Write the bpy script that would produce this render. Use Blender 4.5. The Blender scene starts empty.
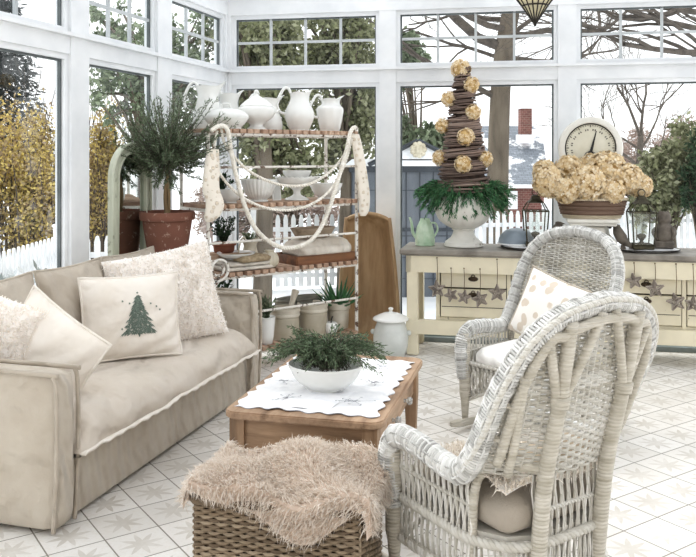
import bpy, math, random
import numpy as np
from math import sin, cos, pi, sqrt, atan2, radians
from mathutils import Vector, Matrix
WORLD, SUN, EXPO = 1.35, 2.0, .36
random.seed(7); rng = np.random.default_rng(7)
SC = bpy.context.scene
COL = SC.collection
F, H, HZ, CX = 820.0, 1.62, 155.0, 348.0

# ---------------------------------------------------------------- projection helpers (plan the real places)
def at(u, v, Y):            # point seen at pixel (u,v) at depth Y
    return Vector(((u-CX)/F*Y, Y, H-(v-HZ)/F*Y))
def onz(u, v, z):           # point seen at pixel (u,v) on the height z
    Y = (H-z)*F/(v-HZ)
    return Vector(((u-CX)/F*Y, Y, z))

# ---------------------------------------------------------------- mesh builder
def arr(x): return np.asarray(x, dtype=float)
def Rz(a): return Matrix.Rotation(a, 4, 'Z')
def Rx(a): return Matrix.Rotation(a, 4, 'X')
def Ry(a): return Matrix.Rotation(a, 4, 'Y')
def Tr(x, y, z): return Matrix.Translation((x, y, z))

def frames(P, closed=False):
    n = len(P)
    if closed:
        T_ = np.roll(P, -1, 0)-np.roll(P, 1, 0)
    else:
        T_ = np.gradient(P, axis=0)
    T_ = T_/(np.linalg.norm(T_, axis=1)[:, None]+1e-12)
    N = np.zeros_like(P)
    ref = arr([0, 0, 1]) if abs(T_[0][2]) < .9 else arr([1, 0, 0])
    v = ref-T_[0]*ref.dot(T_[0]); v /= np.linalg.norm(v)
    N[0] = v
    for i in range(1, n):
        v = N[i-1]-T_[i]*N[i-1].dot(T_[i])
        l = np.linalg.norm(v)
        N[i] = v/l if l > 1e-9 else N[i-1]
    B = np.cross(T_, N)
    return T_, N, B

class MB:
    def __init__(s): s.v = []; s.f = []; s.n = 0
    def add(s, V, Fc, M=None):
        V = arr(V).reshape(-1, 3)
        if M is not None:
            A = arr(M); V = V@A[:3, :3].T+A[:3, 3]
        o = s.n
        s.v.append(V); s.n += len(V)
        s.f.extend([tuple(i+o for i in f) for f in Fc])
        return s
    def addq(s, V, k):       # V holds consecutive k-gons
        V = arr(V).reshape(-1, 3); o = s.n; s.v.append(V); s.n += len(V)
        idx = (np.arange(len(V)).reshape(-1, k)+o).tolist()
        s.f.extend(idx)
        return s
    def box(s, c, d, M=None, bev=0.0, seg=1):
        x, y, z = d[0]/2, d[1]/2, d[2]/2
        if bev <= 0:
            V = [(c[0]+a*x, c[1]+b*y, c[2]+e*z) for a in (-1, 1) for b in (-1, 1) for e in (-1, 1)]
            Fc = [(0, 1, 3, 2), (4, 6, 7, 5), (0, 4, 5, 1), (2, 3, 7, 6), (0, 2, 6, 4), (1, 5, 7, 3)]
            return s.add(V, Fc, M)
        import bmesh
        bm = bmesh.new(); bmesh.ops.create_cube(bm, size=1)
        for v in bm.verts: v.co = (v.co.x*d[0], v.co.y*d[1], v.co.z*d[2])
        bmesh.ops.bevel(bm, geom=bm.edges[:], offset=min(bev, min(d)*.49), segments=seg, profile=.5, affect='EDGES')
        bm.verts.index_update()
        V = [(v.co.x+c[0], v.co.y+c[1], v.co.z+c[2]) for v in bm.verts]
        Fc = [tuple(v.index for v in f.verts) for f in bm.faces]
        bm.free()
        return s.add(V, Fc, M)
    def tube(s, P, r, n=8, closed=False, M=None, cap=True, flat=1.0):
        P = arr(P); m = len(P); R = np.broadcast_to(arr(r), (m,))
        T_, N, B = frames(P, closed)
        a = np.arange(n)*2*pi/n
        V = P[:, None, :]+R[:, None, None]*(np.cos(a)[None, :, None]*N[:, None, :]*flat+np.sin(a)[None, :, None]*B[:, None, :])
        Fc = []
        k = m if closed else m-1
        for i in range(k):
            i2 = (i+1) % m
            for j in range(n):
                j2 = (j+1) % n
                Fc.append((i*n+j, i*n+j2, i2*n+j2, i2*n+j))
        if cap and not closed:
            Fc.append(tuple(range(n-1, -1, -1))); Fc.append(tuple((m-1)*n+j for j in range(n)))
        return s.add(V.reshape(-1, 3), Fc, M)
    def rope(s, P, R, pitch=.06, strands=2, n=5, closed=False, M=None, k=.62):
        P = resample(P, max(pitch/7, .003), closed)
        T_, N, B = frames(P, closed)
        d = np.concatenate([[0], np.cumsum(np.linalg.norm(np.diff(P, axis=0), axis=1))])
        L = d[-1]
        turns = max(1, round(L/pitch))
        for q in range(strands):
            ph = d/L*turns*2*pi+q*2*pi/strands
            Q = P+R*.5*(np.cos(ph)[:, None]*N+np.sin(ph)[:, None]*B)
            s.tube(Q, R*k, n, closed, M)
        return s
    def lathe(s, prof, n=24, M=None, deform=None, cap=True):
        m = len(prof); V = []
        for (r, z) in prof:
            for j in range(n):
                a = 2*pi*j/n
                if deform:
                    r2, z2 = deform(a, r, z)
                else:
                    r2, z2 = r, z
                V.append((r2*cos(a), r2*sin(a), z2))
        Fc = []
        for i in range(m-1):
            for j in range(n):
                j2 = (j+1) % n
                Fc.append((i*n+j, i*n+j2, (i+1)*n+j2, (i+1)*n+j))
        if cap:
            if prof[0][0] > 1e-4: Fc.append(tuple(range(n-1, -1, -1)))
            if prof[-1][0] > 1e-4: Fc.append(tuple((m-1)*n+j for j in range(n)))
        return s.add(V, Fc, M)
    def prism(s, poly, y0, y1, M=None):      # polygon in XZ, extruded along Y
        n = len(poly)
        V = [(x, y0, z) for x, z in poly]+[(x, y1, z) for x, z in poly]
        Fc = [tuple(range(n)), tuple(range(2*n-1, n-1, -1))]+[(i, i+n, (i+1) % n+n, (i+1) % n) for i in range(n)]
        return s.add(V, Fc, M)
    def slab(s, poly, z0, z1, M=None):       # polygon in XY, extruded along Z
        n = len(poly)
        V = [(x, y, z0) for x, y in poly]+[(x, y, z1) for x, y in poly]
        Fc = [tuple(range(n-1, -1, -1)), tuple(range(n, 2*n))]+[(i, (i+1) % n, (i+1) % n+n, i+n) for i in range(n)]
        return s.add(V, Fc, M)
    def grid(s, fn, nu, nv, M=None, wrapu=False):
        V = [fn(i/(nu if wrapu else nu-1), j/(nv-1)) for j in range(nv) for i in range(nu)]
        Fc = []
        for j in range(nv-1):
            for i in range(nu if wrapu else nu-1):
                i2 = (i+1) % nu
                Fc.append((j*nu+i, j*nu+i2, (j+1)*nu+i2, (j+1)*nu+i))
        return s.add(V, Fc, M)
    def ball(s, c, r, n=12, M=None, sc=(1, 1, 1)):
        pr = [(r*sin(pi*i/n), -r*cos(pi*i/n)) for i in range(n+1)]
        pr[0] = (1e-5, -r); pr[-1] = (1e-5, r)
        m = MB().lathe(pr, n+4)
        V = np.concatenate(m.v)*arr(sc)+arr(c)
        return s.add(V, m.f, M)
    def build(s, name, mat, parent=None, smooth=False, inv=None, auto=None):
        me = bpy.data.meshes.new(name)
        V = np.concatenate(s.v) if s.v else np.zeros((0, 3))
        if inv is not None:
            A = arr(inv); V = V@A[:3, :3].T+A[:3, 3]
        me.from_pydata(V.tolist(), [], s.f)
        me.update()
        if smooth:
            me.polygons.foreach_set('use_smooth', np.ones(len(me.polygons), dtype=bool))
            if auto is not None:
                me.set_sharp_from_angle(angle=radians(auto))
        ob = bpy.data.objects.new(name, me); COL.objects.link(ob)
        for m in (mat if isinstance(mat, (list, tuple)) else [mat]): me.materials.append(m)
        if parent is not None: ob.parent = parent
        return ob

def resample(P, step, closed=False):
    P = arr(P)
    if closed: P = np.vstack([P, P[:1]])
    d = np.concatenate([[0], np.cumsum(np.linalg.norm(np.diff(P, axis=0), axis=1))])
    n = max(3, int(d[-1]/step))
    t = np.linspace(0, d[-1], n+1)
    Q = np.stack([np.interp(t, d, P[:, i]) for i in range(3)], 1)
    return Q[:-1] if closed else Q
def spline(P, n=8, closed=False):
    P = arr(P); m = len(P); out = []
    k = m if closed else m-1
    for i in range(k):
        if closed: p0, p1, p2, p3 = P[(i-1) % m], P[i], P[(i+1) % m], P[(i+2) % m]
        else: p0, p1, p2, p3 = P[max(i-1, 0)], P[i], P[i+1], P[min(i+2, m-1)]
        for t in np.linspace(0, 1, n, endpoint=False):
            out.append(.5*((2*p1)+(-p0+p2)*t+(2*p0-5*p1+4*p2-p3)*t*t+(-p0+3*p1-3*p2+p3)*t**3))
    if not closed: out.append(P[-1])
    return arr(out)
def profile(pts, n=6):
    return [(max(p[0], 1e-4), p[1]) for p in spline([(a, b, 0) for a, b in pts], n)[:, :2].tolist()]

def tag(o, label=None, cat=None, group=None, kind=None):
    if label: o['label'] = label
    if cat: o['category'] = cat
    if group: o['group'] = group
    if kind: o['kind'] = kind
    return o
def thing(name, label, cat, loc=(0, 0, 0), rz=0, group=None):
    o = bpy.data.objects.new(name, None); COL.objects.link(o)
    o.empty_display_size = .05
    o.location = loc; o.rotation_euler = (0, 0, rz)
    return tag(o, label, cat, group)
def struct(name, mb, mat, **k):
    return tag(mb.build(name, mat, **k), kind='structure')
def place(o, loc, rz=0):
    o.location = loc; o.rotation_euler = (0, 0, rz); return o
def dup(root, loc, rz, label, group=None):
    r = root.copy(); COL.objects.link(r); r.location = loc; r.rotation_euler = (0, 0, rz)
    r['label'] = label
    if group: r['group'] = group
    for ch in list(root.children):
        c = ch.copy(); COL.objects.link(c); c.parent = r
        for g in list(ch.children):
            d = g.copy(); COL.objects.link(d); d.parent = c
    return r

# ---------------------------------------------------------------- materials
def lin(c):
    if isinstance(c, str):
        c = c.lstrip('#'); c = [int(c[i:i+2], 16)/255 for i in (0, 2, 4)]
    return tuple((x/12.92 if x <= .04045 else ((x+.055)/1.055)**2.4) for x in c)+(1,)
class NT:
    def __init__(s, name):
        s.m = bpy.data.materials.new(name); s.m.use_nodes = True
        s.t = s.m.node_tree; s.b = s.t.nodes['Principled BSDF']; s.out = s.t.nodes['Material Output']
    def n(s, t, **k):
        x = s.t.nodes.new(t)
        for a, b in k.items(): setattr(x, a, b)
        return x
    def l(s, a, b): s.t.links.new(a, b)
    def set(s, sock, v):
        if hasattr(v, 'links'): s.l(v, sock)
        else: sock.default_value = v
    def math(s, op, a, b=None, c=None):
        x = s.n('ShaderNodeMath', operation=op); s.set(x.inputs[0], a)
        if b is not None: s.set(x.inputs[1], b)
        if c is not None: s.set(x.inputs[2], c)
        return x.outputs[0]
    def mix(s, f, a, b, mode='MIX'):
        x = s.n('ShaderNodeMix', data_type='RGBA', blend_type=mode)
        s.set(x.inputs[0], f); s.set(x.inputs[6], a); s.set(x.inputs[7], b)
        return x.outputs[2]
    def ramp(s, f, stops, interp='LINEAR'):
        x = s.n('ShaderNodeValToRGB'); x.color_ramp.interpolation = interp
        e = x.color_ramp.elements
        while len(e) < len(stops): e.new(.5)
        for i, (p, c) in enumerate(stops): e[i].position = p; e[i].color = c
        s.l(f, x.inputs[0]); return x.outputs[0]
    def coord(s, scale=(1, 1, 1), rot=(0, 0, 0), kind='Object'):
        tc = s.n('ShaderNodeTexCoord'); mp = s.n('ShaderNodeMapping')
        mp.inputs['Scale'].default_value = scale; mp.inputs['Rotation'].default_value = rot
        s.l(tc.outputs[kind], mp.inputs[0]); return mp.outputs[0]
    def noise(s, vec, scale, detail=4, rough=.55):
        x = s.n('ShaderNodeTexNoise'); s.l(vec, x.inputs['Vector'])
        x.inputs['Scale'].default_value = scale; x.inputs['Detail'].default_value = detail; x.inputs['Roughness'].default_value = rough
        return x.outputs[0]
    def bump(s, h, strength=.3, dist=.01):
        x = s.n('ShaderNodeBump'); x.inputs['Strength'].default_value = strength; x.inputs['Distance'].default_value = dist
        s.l(h, x.inputs['Height']); s.l(x.outputs[0], s.b.inputs['Normal'])
    def fin(s, color=None, rough=.6, metal=0, spec=None):
        if color is not None: s.set(s.b.inputs['Base Color'], color)
        s.set(s.b.inputs['Roughness'], rough); s.b.inputs['Metallic'].default_value = metal
        if spec is not None: s.b.inputs['Specular IOR Level'].default_value = spec
        return s.m
def noisy(name, c1, c2, scale=6, rough=.6, stretch=(1, 1, 1), bump=.15, bs=None, metal=0, lo=.35, hi=.65, spec=None, detail=4, dist=.005):
    t = NT(name); v = t.coord(stretch)
    f = t.noise(v, scale, detail)
    c = t.ramp(f, [(lo, lin(c1)), (hi, lin(c2))])
    if bump: t.bump(t.noise(v, bs or scale*4, 3), bump, dist)
    return t.fin(c, rough, metal, spec)
def island(name, cols, rough=.6, trans=0.0, spec=.3, back=None):
    t = NT(name); g = t.n('ShaderNodeNewGeometry')
    n = len(cols)
    c = t.ramp(g.outputs['Random Per Island'], [(i/(max(1, n-1)), lin(k)) for i, k in enumerate(cols)])
    t.fin(c, rough, spec=spec)
    if trans:
        tr = t.n('ShaderNodeBsdfTranslucent'); t.l(c, tr.inputs[0])
        mx = t.n('ShaderNodeMixShader'); mx.inputs[0].default_value = trans
        t.l(t.b.outputs[0], mx.inputs[1]); t.l(tr.outputs[0], mx.inputs[2]); t.l(mx.outputs[0], t.out.inputs[0])
    return t.m
def wood(name, dark, mid, light, scale=3, axis='x', rough=.55, bump=.25, knots=True):
    t = NT(name)
    st = {'x': (.12, 1, 1), 'y': (1, .12, 1), 'z': (1, 1, .12)}[axis]
    v = t.coord(st)
    f = t.noise(v, scale*7, 6, .65)
    c = t.ramp(f, [(.3, lin(dark)), (.48, lin(mid)), (.7, lin(light))])
    v2 = t.coord((1, 1, 1)); f2 = t.noise(v2, scale*1.4, 3)
    c = t.mix(t.ramp(f2, [(.4, (0, 0, 0, 1)), (.75, (.55, .55, .55, 1))]), c, lin(dark))
    t.bump(f, bump, .004)
    return t.fin(c, rough)
def chipped(name, paint, under, amount=.62, scale=9, rough=.55):
    t = NT(name); v = t.coord()
    f = t.noise(v, scale, 8, .7)
    k = t.ramp(f, [(amount, (0, 0, 0, 1)), (amount+.04, (1, 1, 1, 1))])
    p = t.ramp(t.noise(v, scale*.4, 3), [(.35, lin(paint)), (.7, tuple(x*.86 for x in lin(paint)[:3])+(1,))])
    c = t.mix(k, p, lin(under)); t.bump(f, .2, .003)
    return t.fin(c, rough)

M = {}
M['white_paint'] = noisy('white_paint', '#eff1f3', '#e2e5e8', 3, .45, bump=.03)
M['grey_trim'] = noisy('grey_trim', '#9aa3a4', '#7e8889', 6, .5, bump=.05)
M['muntin'] = noisy('muntin_grey', '#c8ccce', '#b4b9bb', 6, .5, bump=.03)
M['seal'] = noisy('window_seal', '#6c7374', '#565d5e', 6, .6, bump=.03)
M['china'] = noisy('white_ironstone', '#f1f2f0', '#e6e7e4', 4, .22, bump=.01)
M['stoneware'] = noisy('stoneware', '#bdb6a6', '#a39a86', 7, .45, bump=.1, lo=.3, hi=.7)
M['stone_lip'] = noisy('stoneware_lip', '#d6d0c3', '#c2baa9', 7, .4, bump=.05)
M['cream_pottery'] = noisy('cream_pottery', '#d9d3c4', '#c3bba7', 6, .5, bump=.1)
M['white_metal'] = chipped('chipped_white_metal', '#eeebe4', '#6b5442', .55, 22)
M['rope'] = noisy('white_rope', '#fbf8f1', '#e5e0d4', 30, .8, bump=.2)
M['linen'] = None
M['snow'] = noisy('snow', '#fbfcfd', '#eef1f5', 2, .7, bump=.3, bs=3, dist=.05)
M['iron'] = noisy('dark_iron', '#3a3631', '#211f1c', 12, .5, bump=.1, metal=.3)

def linen(name, c1, c2, wr=.5, seed=0):
    t = NT(name); v = t.coord((1, 1, 1), (0.3*seed, .2, .5*seed))
    f = t.noise(v, 5, 3)
    c = t.ramp(f, [(.3, lin(c1)), (.7, lin(c2))])
    w = t.n('ShaderNodeTexWave'); t.l(v, w.inputs[0]); w.inputs['Scale'].default_value = 3.2
    w.inputs['Distortion'].default_value = 7; w.inputs['Detail'].default_value = 3; w.inputs['Detail Scale'].default_value = 1.1
    fine = t.noise(t.coord((1, 1, 1)), 260, 2)
    h = t.math('ADD', t.math('MULTIPLY', w.outputs[1], 1.0), t.math('MULTIPLY', fine, .22))
    t.bump(h, wr, .04)
    t.b.inputs['Sheen Weight'].default_value = .15
    return t.fin(c, .9, spec=.1)
M['linen'] = linen('sofa_linen', '#d6cdbf', '#c8bdae', .7)
M['linen_cushion'] = linen('cushion_linen', '#ccc2b4', '#bdb2a4', .6, 2)
M['seat_linen'] = linen('seat_linen', '#e2d9ce', '#d8cec1', .6, 3)
M['cream_cotton'] = linen('cream_cotton', '#f4eee6', '#ece4d9', .35, 4)
M['white_cotton'] = linen('white_cotton', '#f6f5f2', '#eceae6', .4, 5)
M['grey_linen'] = linen('grey_linen', '#b3aa9e', '#a39b8f', .3, 6)

# ---------------------------------------------------------------- camera and light
cam = bpy.data.cameras.new('camera'); co = bpy.data.objects.new('camera', cam); COL.objects.link(co)
co.location = (0, 0, H); co.rotation_euler = (pi/2, 0, 0)
cam.sensor_width = 36; cam.lens = F/696*36; cam.sensor_fit = 'HORIZONTAL'
cam.shift_y = -(278.5-HZ)/696
cam.clip_start = .05; cam.clip_end = 400
SC.camera = co
w = bpy.data.worlds.new('overcast_sky'); SC.world = w; w.use_nodes = True
nt = w.node_tree; bg = nt.nodes['Background']
tc = nt.nodes.new('ShaderNodeTexCoord'); sx = nt.nodes.new('ShaderNodeSeparateXYZ'); cr = nt.nodes.new('ShaderNodeValToRGB')
nt.links.new(tc.outputs['Generated'], sx.inputs[0]); nt.links.new(sx.outputs[2], cr.inputs[0]); nt.links.new(cr.outputs[0], bg.inputs[0])
e = cr.color_ramp.elements
e[0].position = 0.0; e[0].color = (.93, .94, .96, 1); e[1].position = .6; e[1].color = (.95, .97, 1.0, 1)
bg.inputs[1].default_value = WORLD
sun = bpy.data.lights.new('sun', 'SUN'); so = bpy.data.objects.new('sun', sun); COL.objects.link(so)
sun.energy = SUN; sun.angle = radians(25); sun.color = (1, .97, .92)
so.rotation_euler = Vector((0.55, -.55, -1.0)).to_track_quat('-Z', 'Y').to_euler()
SC.view_settings.view_transform = 'Standard'
SC.view_settings.look = 'None'
SC.view_settings.exposure = EXPO; SC.view_settings.gamma = .90

# ---------------------------------------------------------------- room shell
CR = Vector((-1.114, 7.55, 0)); LD = Vector((-.2756, -.961, 0)).normalized(); BD = Vector((.982, -.187, 0)).normalized()
def swall(u, D):            # distance along a wall where pixel column u meets it
    k = (u-CX)/F
    return (k*CR.y-CR.x)/(D.x-k*D.y)
LANG = atan2(LD.y, LD.x); BANG = atan2(BD.y, BD.x)
LM = Tr(CR.x, CR.y, 0)@Rz(LANG); BM = Tr(CR.x, CR.y, 0)@Rz(BANG)
# local frames: x along the wall, y>0 = left wall: room side? (left wall room is +y, back wall room is -y)
Z_SILL, Z_R0, Z_R1, Z_TOP, Z_END = .10, 2.265, 2.40, 2.90, 3.15
lposts = [(-.02, .045), (swall(171, LD), swall(157, LD)), (swall(88, LD), swall(70, LD))]
w2 = lposts[2][0]-lposts[1][0]
lposts += [(lposts[2][1]+1.35, lposts[2][1]+1.35+.14), (lposts[2][1]+3.0, lposts[2][1]+3.14)]
bposts = [(-.02, .045), (swall(379.5, BD), swall(396, BD)), (swall(558, BD), swall(576.5, BD))]
bw = bposts[2][0]-bposts[1][1]
bposts += [(bposts[2][1]+bw, bposts[2][1]+bw+.16), (bposts[2][1]+2*bw, bposts[2][1]+2*bw+.16)]
def wallframe(posts, Mx, side, L):
    mb = MB(); y = -side*.05
    for a, b in posts: mb.box(((a+b)/2, y, Z_END/2), (b-a, .12, Z_END), Mx)
    mb.box((L/2, y, (Z_R0+Z_R1)/2), (L, .10, Z_R1-Z_R0), Mx)
    mb.box((L/2, y+side*.03, Z_R1-.012), (L, .12, .024), Mx)
    mb.box((L/2, y, (Z_TOP+Z_END)/2), (L, .13, Z_END-Z_TOP), Mx)
    return mb
struct('wall_left', wallframe(lposts, LM, 1, lposts[-1][1]), M['white_paint'])
struct('wall_back', wallframe(bposts, BM, -1, bposts[-1][1]), M['white_paint'])
tm = MB()
tm.box((lposts[-1][1]/2, -.05, .05), (lposts[-1][1], .14, .10), LM); struct('trim_1', tm, M['grey_trim'])
tm = MB(); L = bposts[-1][1]
tm.box((L/2, .05, .045), (L, .14, .09), BM); tm.box((L/2, -.04, .02), (L, .1, .04), BM); struct('trim_2', tm, M['grey_trim'])
gl = NT('window_glass')
tb = gl.n('ShaderNodeBsdfTransparent'); gb = gl.n('ShaderNodeBsdfGlossy'); gb.inputs['Roughness'].default_value = .02
tb.inputs[0].default_value = (.97, .985, .98, 1)
fr = gl.n('ShaderNodeFresnel'); fr.inputs[0].default_value = 1.35
mx = gl.n('ShaderNodeMixShader'); gl.l(gl.math('MINIMUM', gl.math('MULTIPLY', fr.outputs[0], .8), .09), mx.inputs[0]); gl.l(tb.outputs[0], mx.inputs[1]); gl.l(gb.outputs[0], mx.inputs[2])
gl.l(mx.outputs[0], gl.out.inputs[0]); M['glass'] = gl.m
WN = [0]
def window(a, b, z0, z1, Mx, side, ncol, nrow):
    WN[0] += 1
    y = -side*.05
    o = bpy.data.objects.new('window_%d' % WN[0], None); COL.objects.link(o); tag(o, kind='structure')
    o.location = Mx@Vector(((a+b)/2, y, z0))
    inv = o.location.copy(); iM = Tr(-inv.x, -inv.y, -inv.z)
    fw = .035
    fm = MB()
    for (p, q, c, d) in ((a, a+fw, z0, z1), (b-fw, b, z0, z1), (a+fw, b-fw, z0, z0+fw), (a+fw, b-fw, z1-fw, z1)):
        fm.box(((p+q)/2, y, (c+d)/2), (q-p, .07, d-c), Mx)
    fm.build('window_frame', M['white_paint'], o, inv=iM)
    sm = MB(); fs = .013
    A, B, C, D = a+fw, b-fw, z0+fw, z1-fw
    for (p, q, c, d) in ((A, A+fs, C, D), (B-fs, B, C, D), (A+fs, B-fs, D-fs, D)):
        sm.box(((p+q)/2, y, (c+d)/2), (q-p, .022, d-c), Mx)
    sm.build('window_seal', M['seal'], o, inv=iM)
    if ncol:
        mm = MB()
        for i in range(1, ncol): mm.box((A+(B-A)*i/ncol, y, (C+D)/2), (.022, .022, D-C), Mx)
        for i in range(1, nrow): mm.box(((A+B)/2, y, C+(D-C)*i/nrow), (B-A, .02, .022), Mx)
        mm.build('muntin_grid', M['muntin'], o, inv=iM)
    g = MB(); V = [Mx@Vector(p) for p in ((A, y*1.25, C), (B, y*1.25, C), (B, y*1.25, D), (A, y*1.25, D))]
    g.add([tuple(p) for p in V], [(0, 1, 2, 3)]); g.build('glass_pane', M['glass'], o, inv=iM)
for i in range(len(lposts)-1):
    a, b = lposts[i][1], lposts[i+1][0]
    window(a, b, Z_SILL, Z_R0, LM, 1, 0, 0); window(a, b, Z_R1, Z_TOP, LM, 1, 3, 2)
for i in range(len(bposts)-1):
    a, b = bposts[i][1], bposts[i+1][0]
    window(a, b, .09, Z_R0, BM, -1, 0, 0); window(a, b, Z_R1, Z_TOP, BM, -1, 4, 2)

# floor of star tiles
t = NT('star_tile_floor')
tile = .2345
ang = radians(34.2)
tc = t.n('ShaderNodeTexCoord'); mp = t.n('ShaderNodeMapping'); mp.vector_type = 'POINT'
t.l(tc.outputs['Object'], mp.inputs[0])
mp.inputs['Rotation'].default_value = (0, 0, -ang)
ox, oy = -1.022, 3.449
rx, ry = ox*cos(-ang)-oy*sin(-ang), ox*sin(-ang)+oy*cos(-ang)
mp.inputs['Location'].default_value = (-rx/tile, -ry/tile, 0); mp.inputs['Scale'].default_value = (1/tile, 1/tile, 1)
sp = t.n('ShaderNodeSeparateXYZ'); t.l(mp.outputs[0], sp.inputs[0])
fx = t.math('SUBTRACT', t.math('FRACT', sp.outputs[0]), .5); fy = t.math('SUBTRACT', t.math('FRACT', sp.outputs[1]), .5)
r = t.math('SQRT', t.math('ADD', t.math('MULTIPLY', fx, fx), t.math('MULTIPLY', fy, fy)))
th = t.math('ARCTAN2', fy, fx)
q = t.math('FRACT', t.math('ADD', t.math('DIVIDE', th, pi/4), 4.0))
tri = t.math('ABSOLUTE', t.math('SUBTRACT', q, .5))
tri = t.math('MULTIPLY', tri, 2.0)
Rr = t.math('ADD', t.math('MULTIPLY', t.math('POWER', tri, 1.5), .27), .15)
star = t.math('LESS_THAN', r, Rr)
vn = t.coord((1, 1, 1))
nz = t.noise(vn, 7, 5, .65); nb = t.noise(vn, 60, 3, .6)
wear = t.ramp(nz, [(.3, (.25, .25, .25, 1)), (.68, (.95, .95, .95, 1))])
cell = t.n('ShaderNodeTexWhiteNoise'); cell.noise_dimensions = '2D'
fl = t.n('ShaderNodeVectorMath', operation='FLOOR'); t.l(mp.outputs[0], fl.inputs[0]); t.l(fl.outputs[0], cell.inputs[0])
base = t.mix(cell.outputs[0], lin('#f1efec'), lin('#e0ddd8'))
base = t.mix(t.ramp(nb, [(.45, (0, 0, 0, 1)), (.7, (.35, .35, .35, 1))]), base, lin('#d9d2c7'))
sf = t.math('MULTIPLY', star, t.math('MULTIPLY', wear, .85))
c = t.mix(sf, base, lin('#c4beb4'))
ex = t.math('MAXIMUM', t.math('ABSOLUTE', fx), t.math('ABSOLUTE', fy))
gr = t.math('GREATER_THAN', ex, .487)
c = t.mix(gr, c, lin('#8d877d'))
t.bump(t.math('SUBTRACT', 1.0, gr), .3, .002)
t.fin(c, t.math('ADD', t.math('MULTIPLY', nz, .3), .3)); M['floor'] = t.m
CL = CR+LD*lposts[-1][1]; CB = CR+BD*bposts[-1][1]
nL = Vector((LD.y, -LD.x, 0)); nB = Vector((-BD.y, BD.x, 0))
fl = MB()
pl = [CR-LD*.11+nL*0+Vector((-.05, .05, 0)), CL+Vector((-.11, .03, 0)), Vector((-3.2, -2.5, 0)), Vector((5.0, -2.5, 0)), CB+nB*.12]
fl.slab([(p.x, p.y) for p in reversed(pl)], -.25, 0); struct('floor', fl, M['floor'])

# unseen overhead strips gapped for top light, unseen wall added to darken camera-facing sides
cm = MB()
for i in range(9): cm.box((.9, -2.3+i*1.22, Z_END+.10), (8.6, .42, .2))
for i in range(3): cm.box((-2.6+i*3.4, 2.4, Z_END+.1), (.3, 10.0, .18))
struct('unseen_gapped_ceiling', cm, M['white_paint'])
hw = MB(); hw.box((.9, -2.56, Z_END/2), (8.4, .12, Z_END)); struct('unseen_shade_wall', hw, noisy('unseen_wall_beige', '#d8d0c4', '#cbc2b4', 3, .8, bump=.05))
# ================================================================ outdoors
GZ = -.9
g = MB()
def gfn(a, b):
    x = -22+a*55; y = -4+b*60
    z = GZ+.06*sin(x*.7)*cos(y*.5)+(max(0, y-22)*.02)
    return (x, y, z)
g.grid(gfn, 50, 50); struct('ground', g, M['snow'], smooth=True)

def sph(n):
    v = rng.normal(size=(n, 3)); return v/np.linalg.norm(v, axis=1)[:, None]
def leafquads(P, D, L, W, jitter=.3):
    """diamond leaves: base P, direction D, length L, width W (arrays or scalars)"""
    n = len(P); D = D/(np.linalg.norm(D, axis=1)[:, None]+1e-9)
    S = np.cross(D, sph(n)); S /= (np.linalg.norm(S, axis=1)[:, None]+1e-9)
    L = np.broadcast_to(L, (n,))[:, None]*(1+jitter*rng.uniform(-1, 1, (n, 1))); W = np.broadcast_to(W, (n,))[:, None]
    V = np.stack([P, P+D*L*.5+S*W*.5, P+D*L, P+D*L*.5-S*W*.5], 1)
    return V.reshape(-1, 3)
def branches(mb, p, d, L, r, depth, spread=.5, n=3, up=.15, sides=5, wob=.16, tips=None):
    steps = 5 if depth > 1 else 3
    P = [Vector(p)]; D = Vector(d).normalized()
    for i in range(steps):
        D = (D+Vector((random.gauss(0, wob), random.gauss(0, wob), random.gauss(0, wob)+up*.2))).normalized()
        P.append(P[-1]+D*L/steps)
    mb.tube([tuple(q) for q in P], np.linspace(r, r*.55, steps+1), sides if depth > 1 else 3, cap=False)
    if tips is not None: tips.extend([tuple(q) for q in P[2:]])
    if depth <= 0: return
    for k in range(n):
        i = random.randint(max(1, steps//2), steps)
        ax = Vector((random.gauss(0, 1), random.gauss(0, 1), random.gauss(0, 1))).normalized()
        D2 = (D+ax*spread+Vector((0, 0, up))).normalized()
        branches(mb, P[i], D2, L*random.uniform(.6, .85), r*.5, depth-1, spread, n, up, sides, wob, tips)

M['bark'] = noisy('tree_bark', '#5f564b', '#7d7365', 5, .9, (1, 1, .2), .5, 12)
M['twig'] = noisy('grey_twig', '#4f4943', '#6b635b', 8, .9, bump=0)
M['darkbark'] = noisy('dark_bark', '#423b35', '#5c534b', 8, .9, bump=0)
M['forsythia'] = island('forsythia_bloom', ['#b5a06a', '#dcc878', '#e9d78c', '#a08d78', '#c2ad6c', '#8f8070', '#dfcc88', '#a6988a'], .7, .3)
M['olive_leaf'] = island('olive_leaf', ['#6d7355', '#8d916d', '#a3a586', '#5b6145', '#b9ba9d', '#7f8362'], .7, .25)
M['green_leaf'] = island('green_leaf', ['#65735b', '#839174', '#a5b096', '#55624e', '#93a084'], .7, .25)
M['yew'] = island('dark_evergreen', ['#2f4632', '#3d583d', '#27392b', '#4d6748'], .7, .1)
M['spruce'] = island('spruce_needles', ['#3c4140', '#4d5350', '#2f3433', '#6a706e'], .8, .1)
M['brush'] = island('bare_brush', ['#9c8a80', '#b4a298', '#86776e', '#c5b6ad'], .9, .2)

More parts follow.
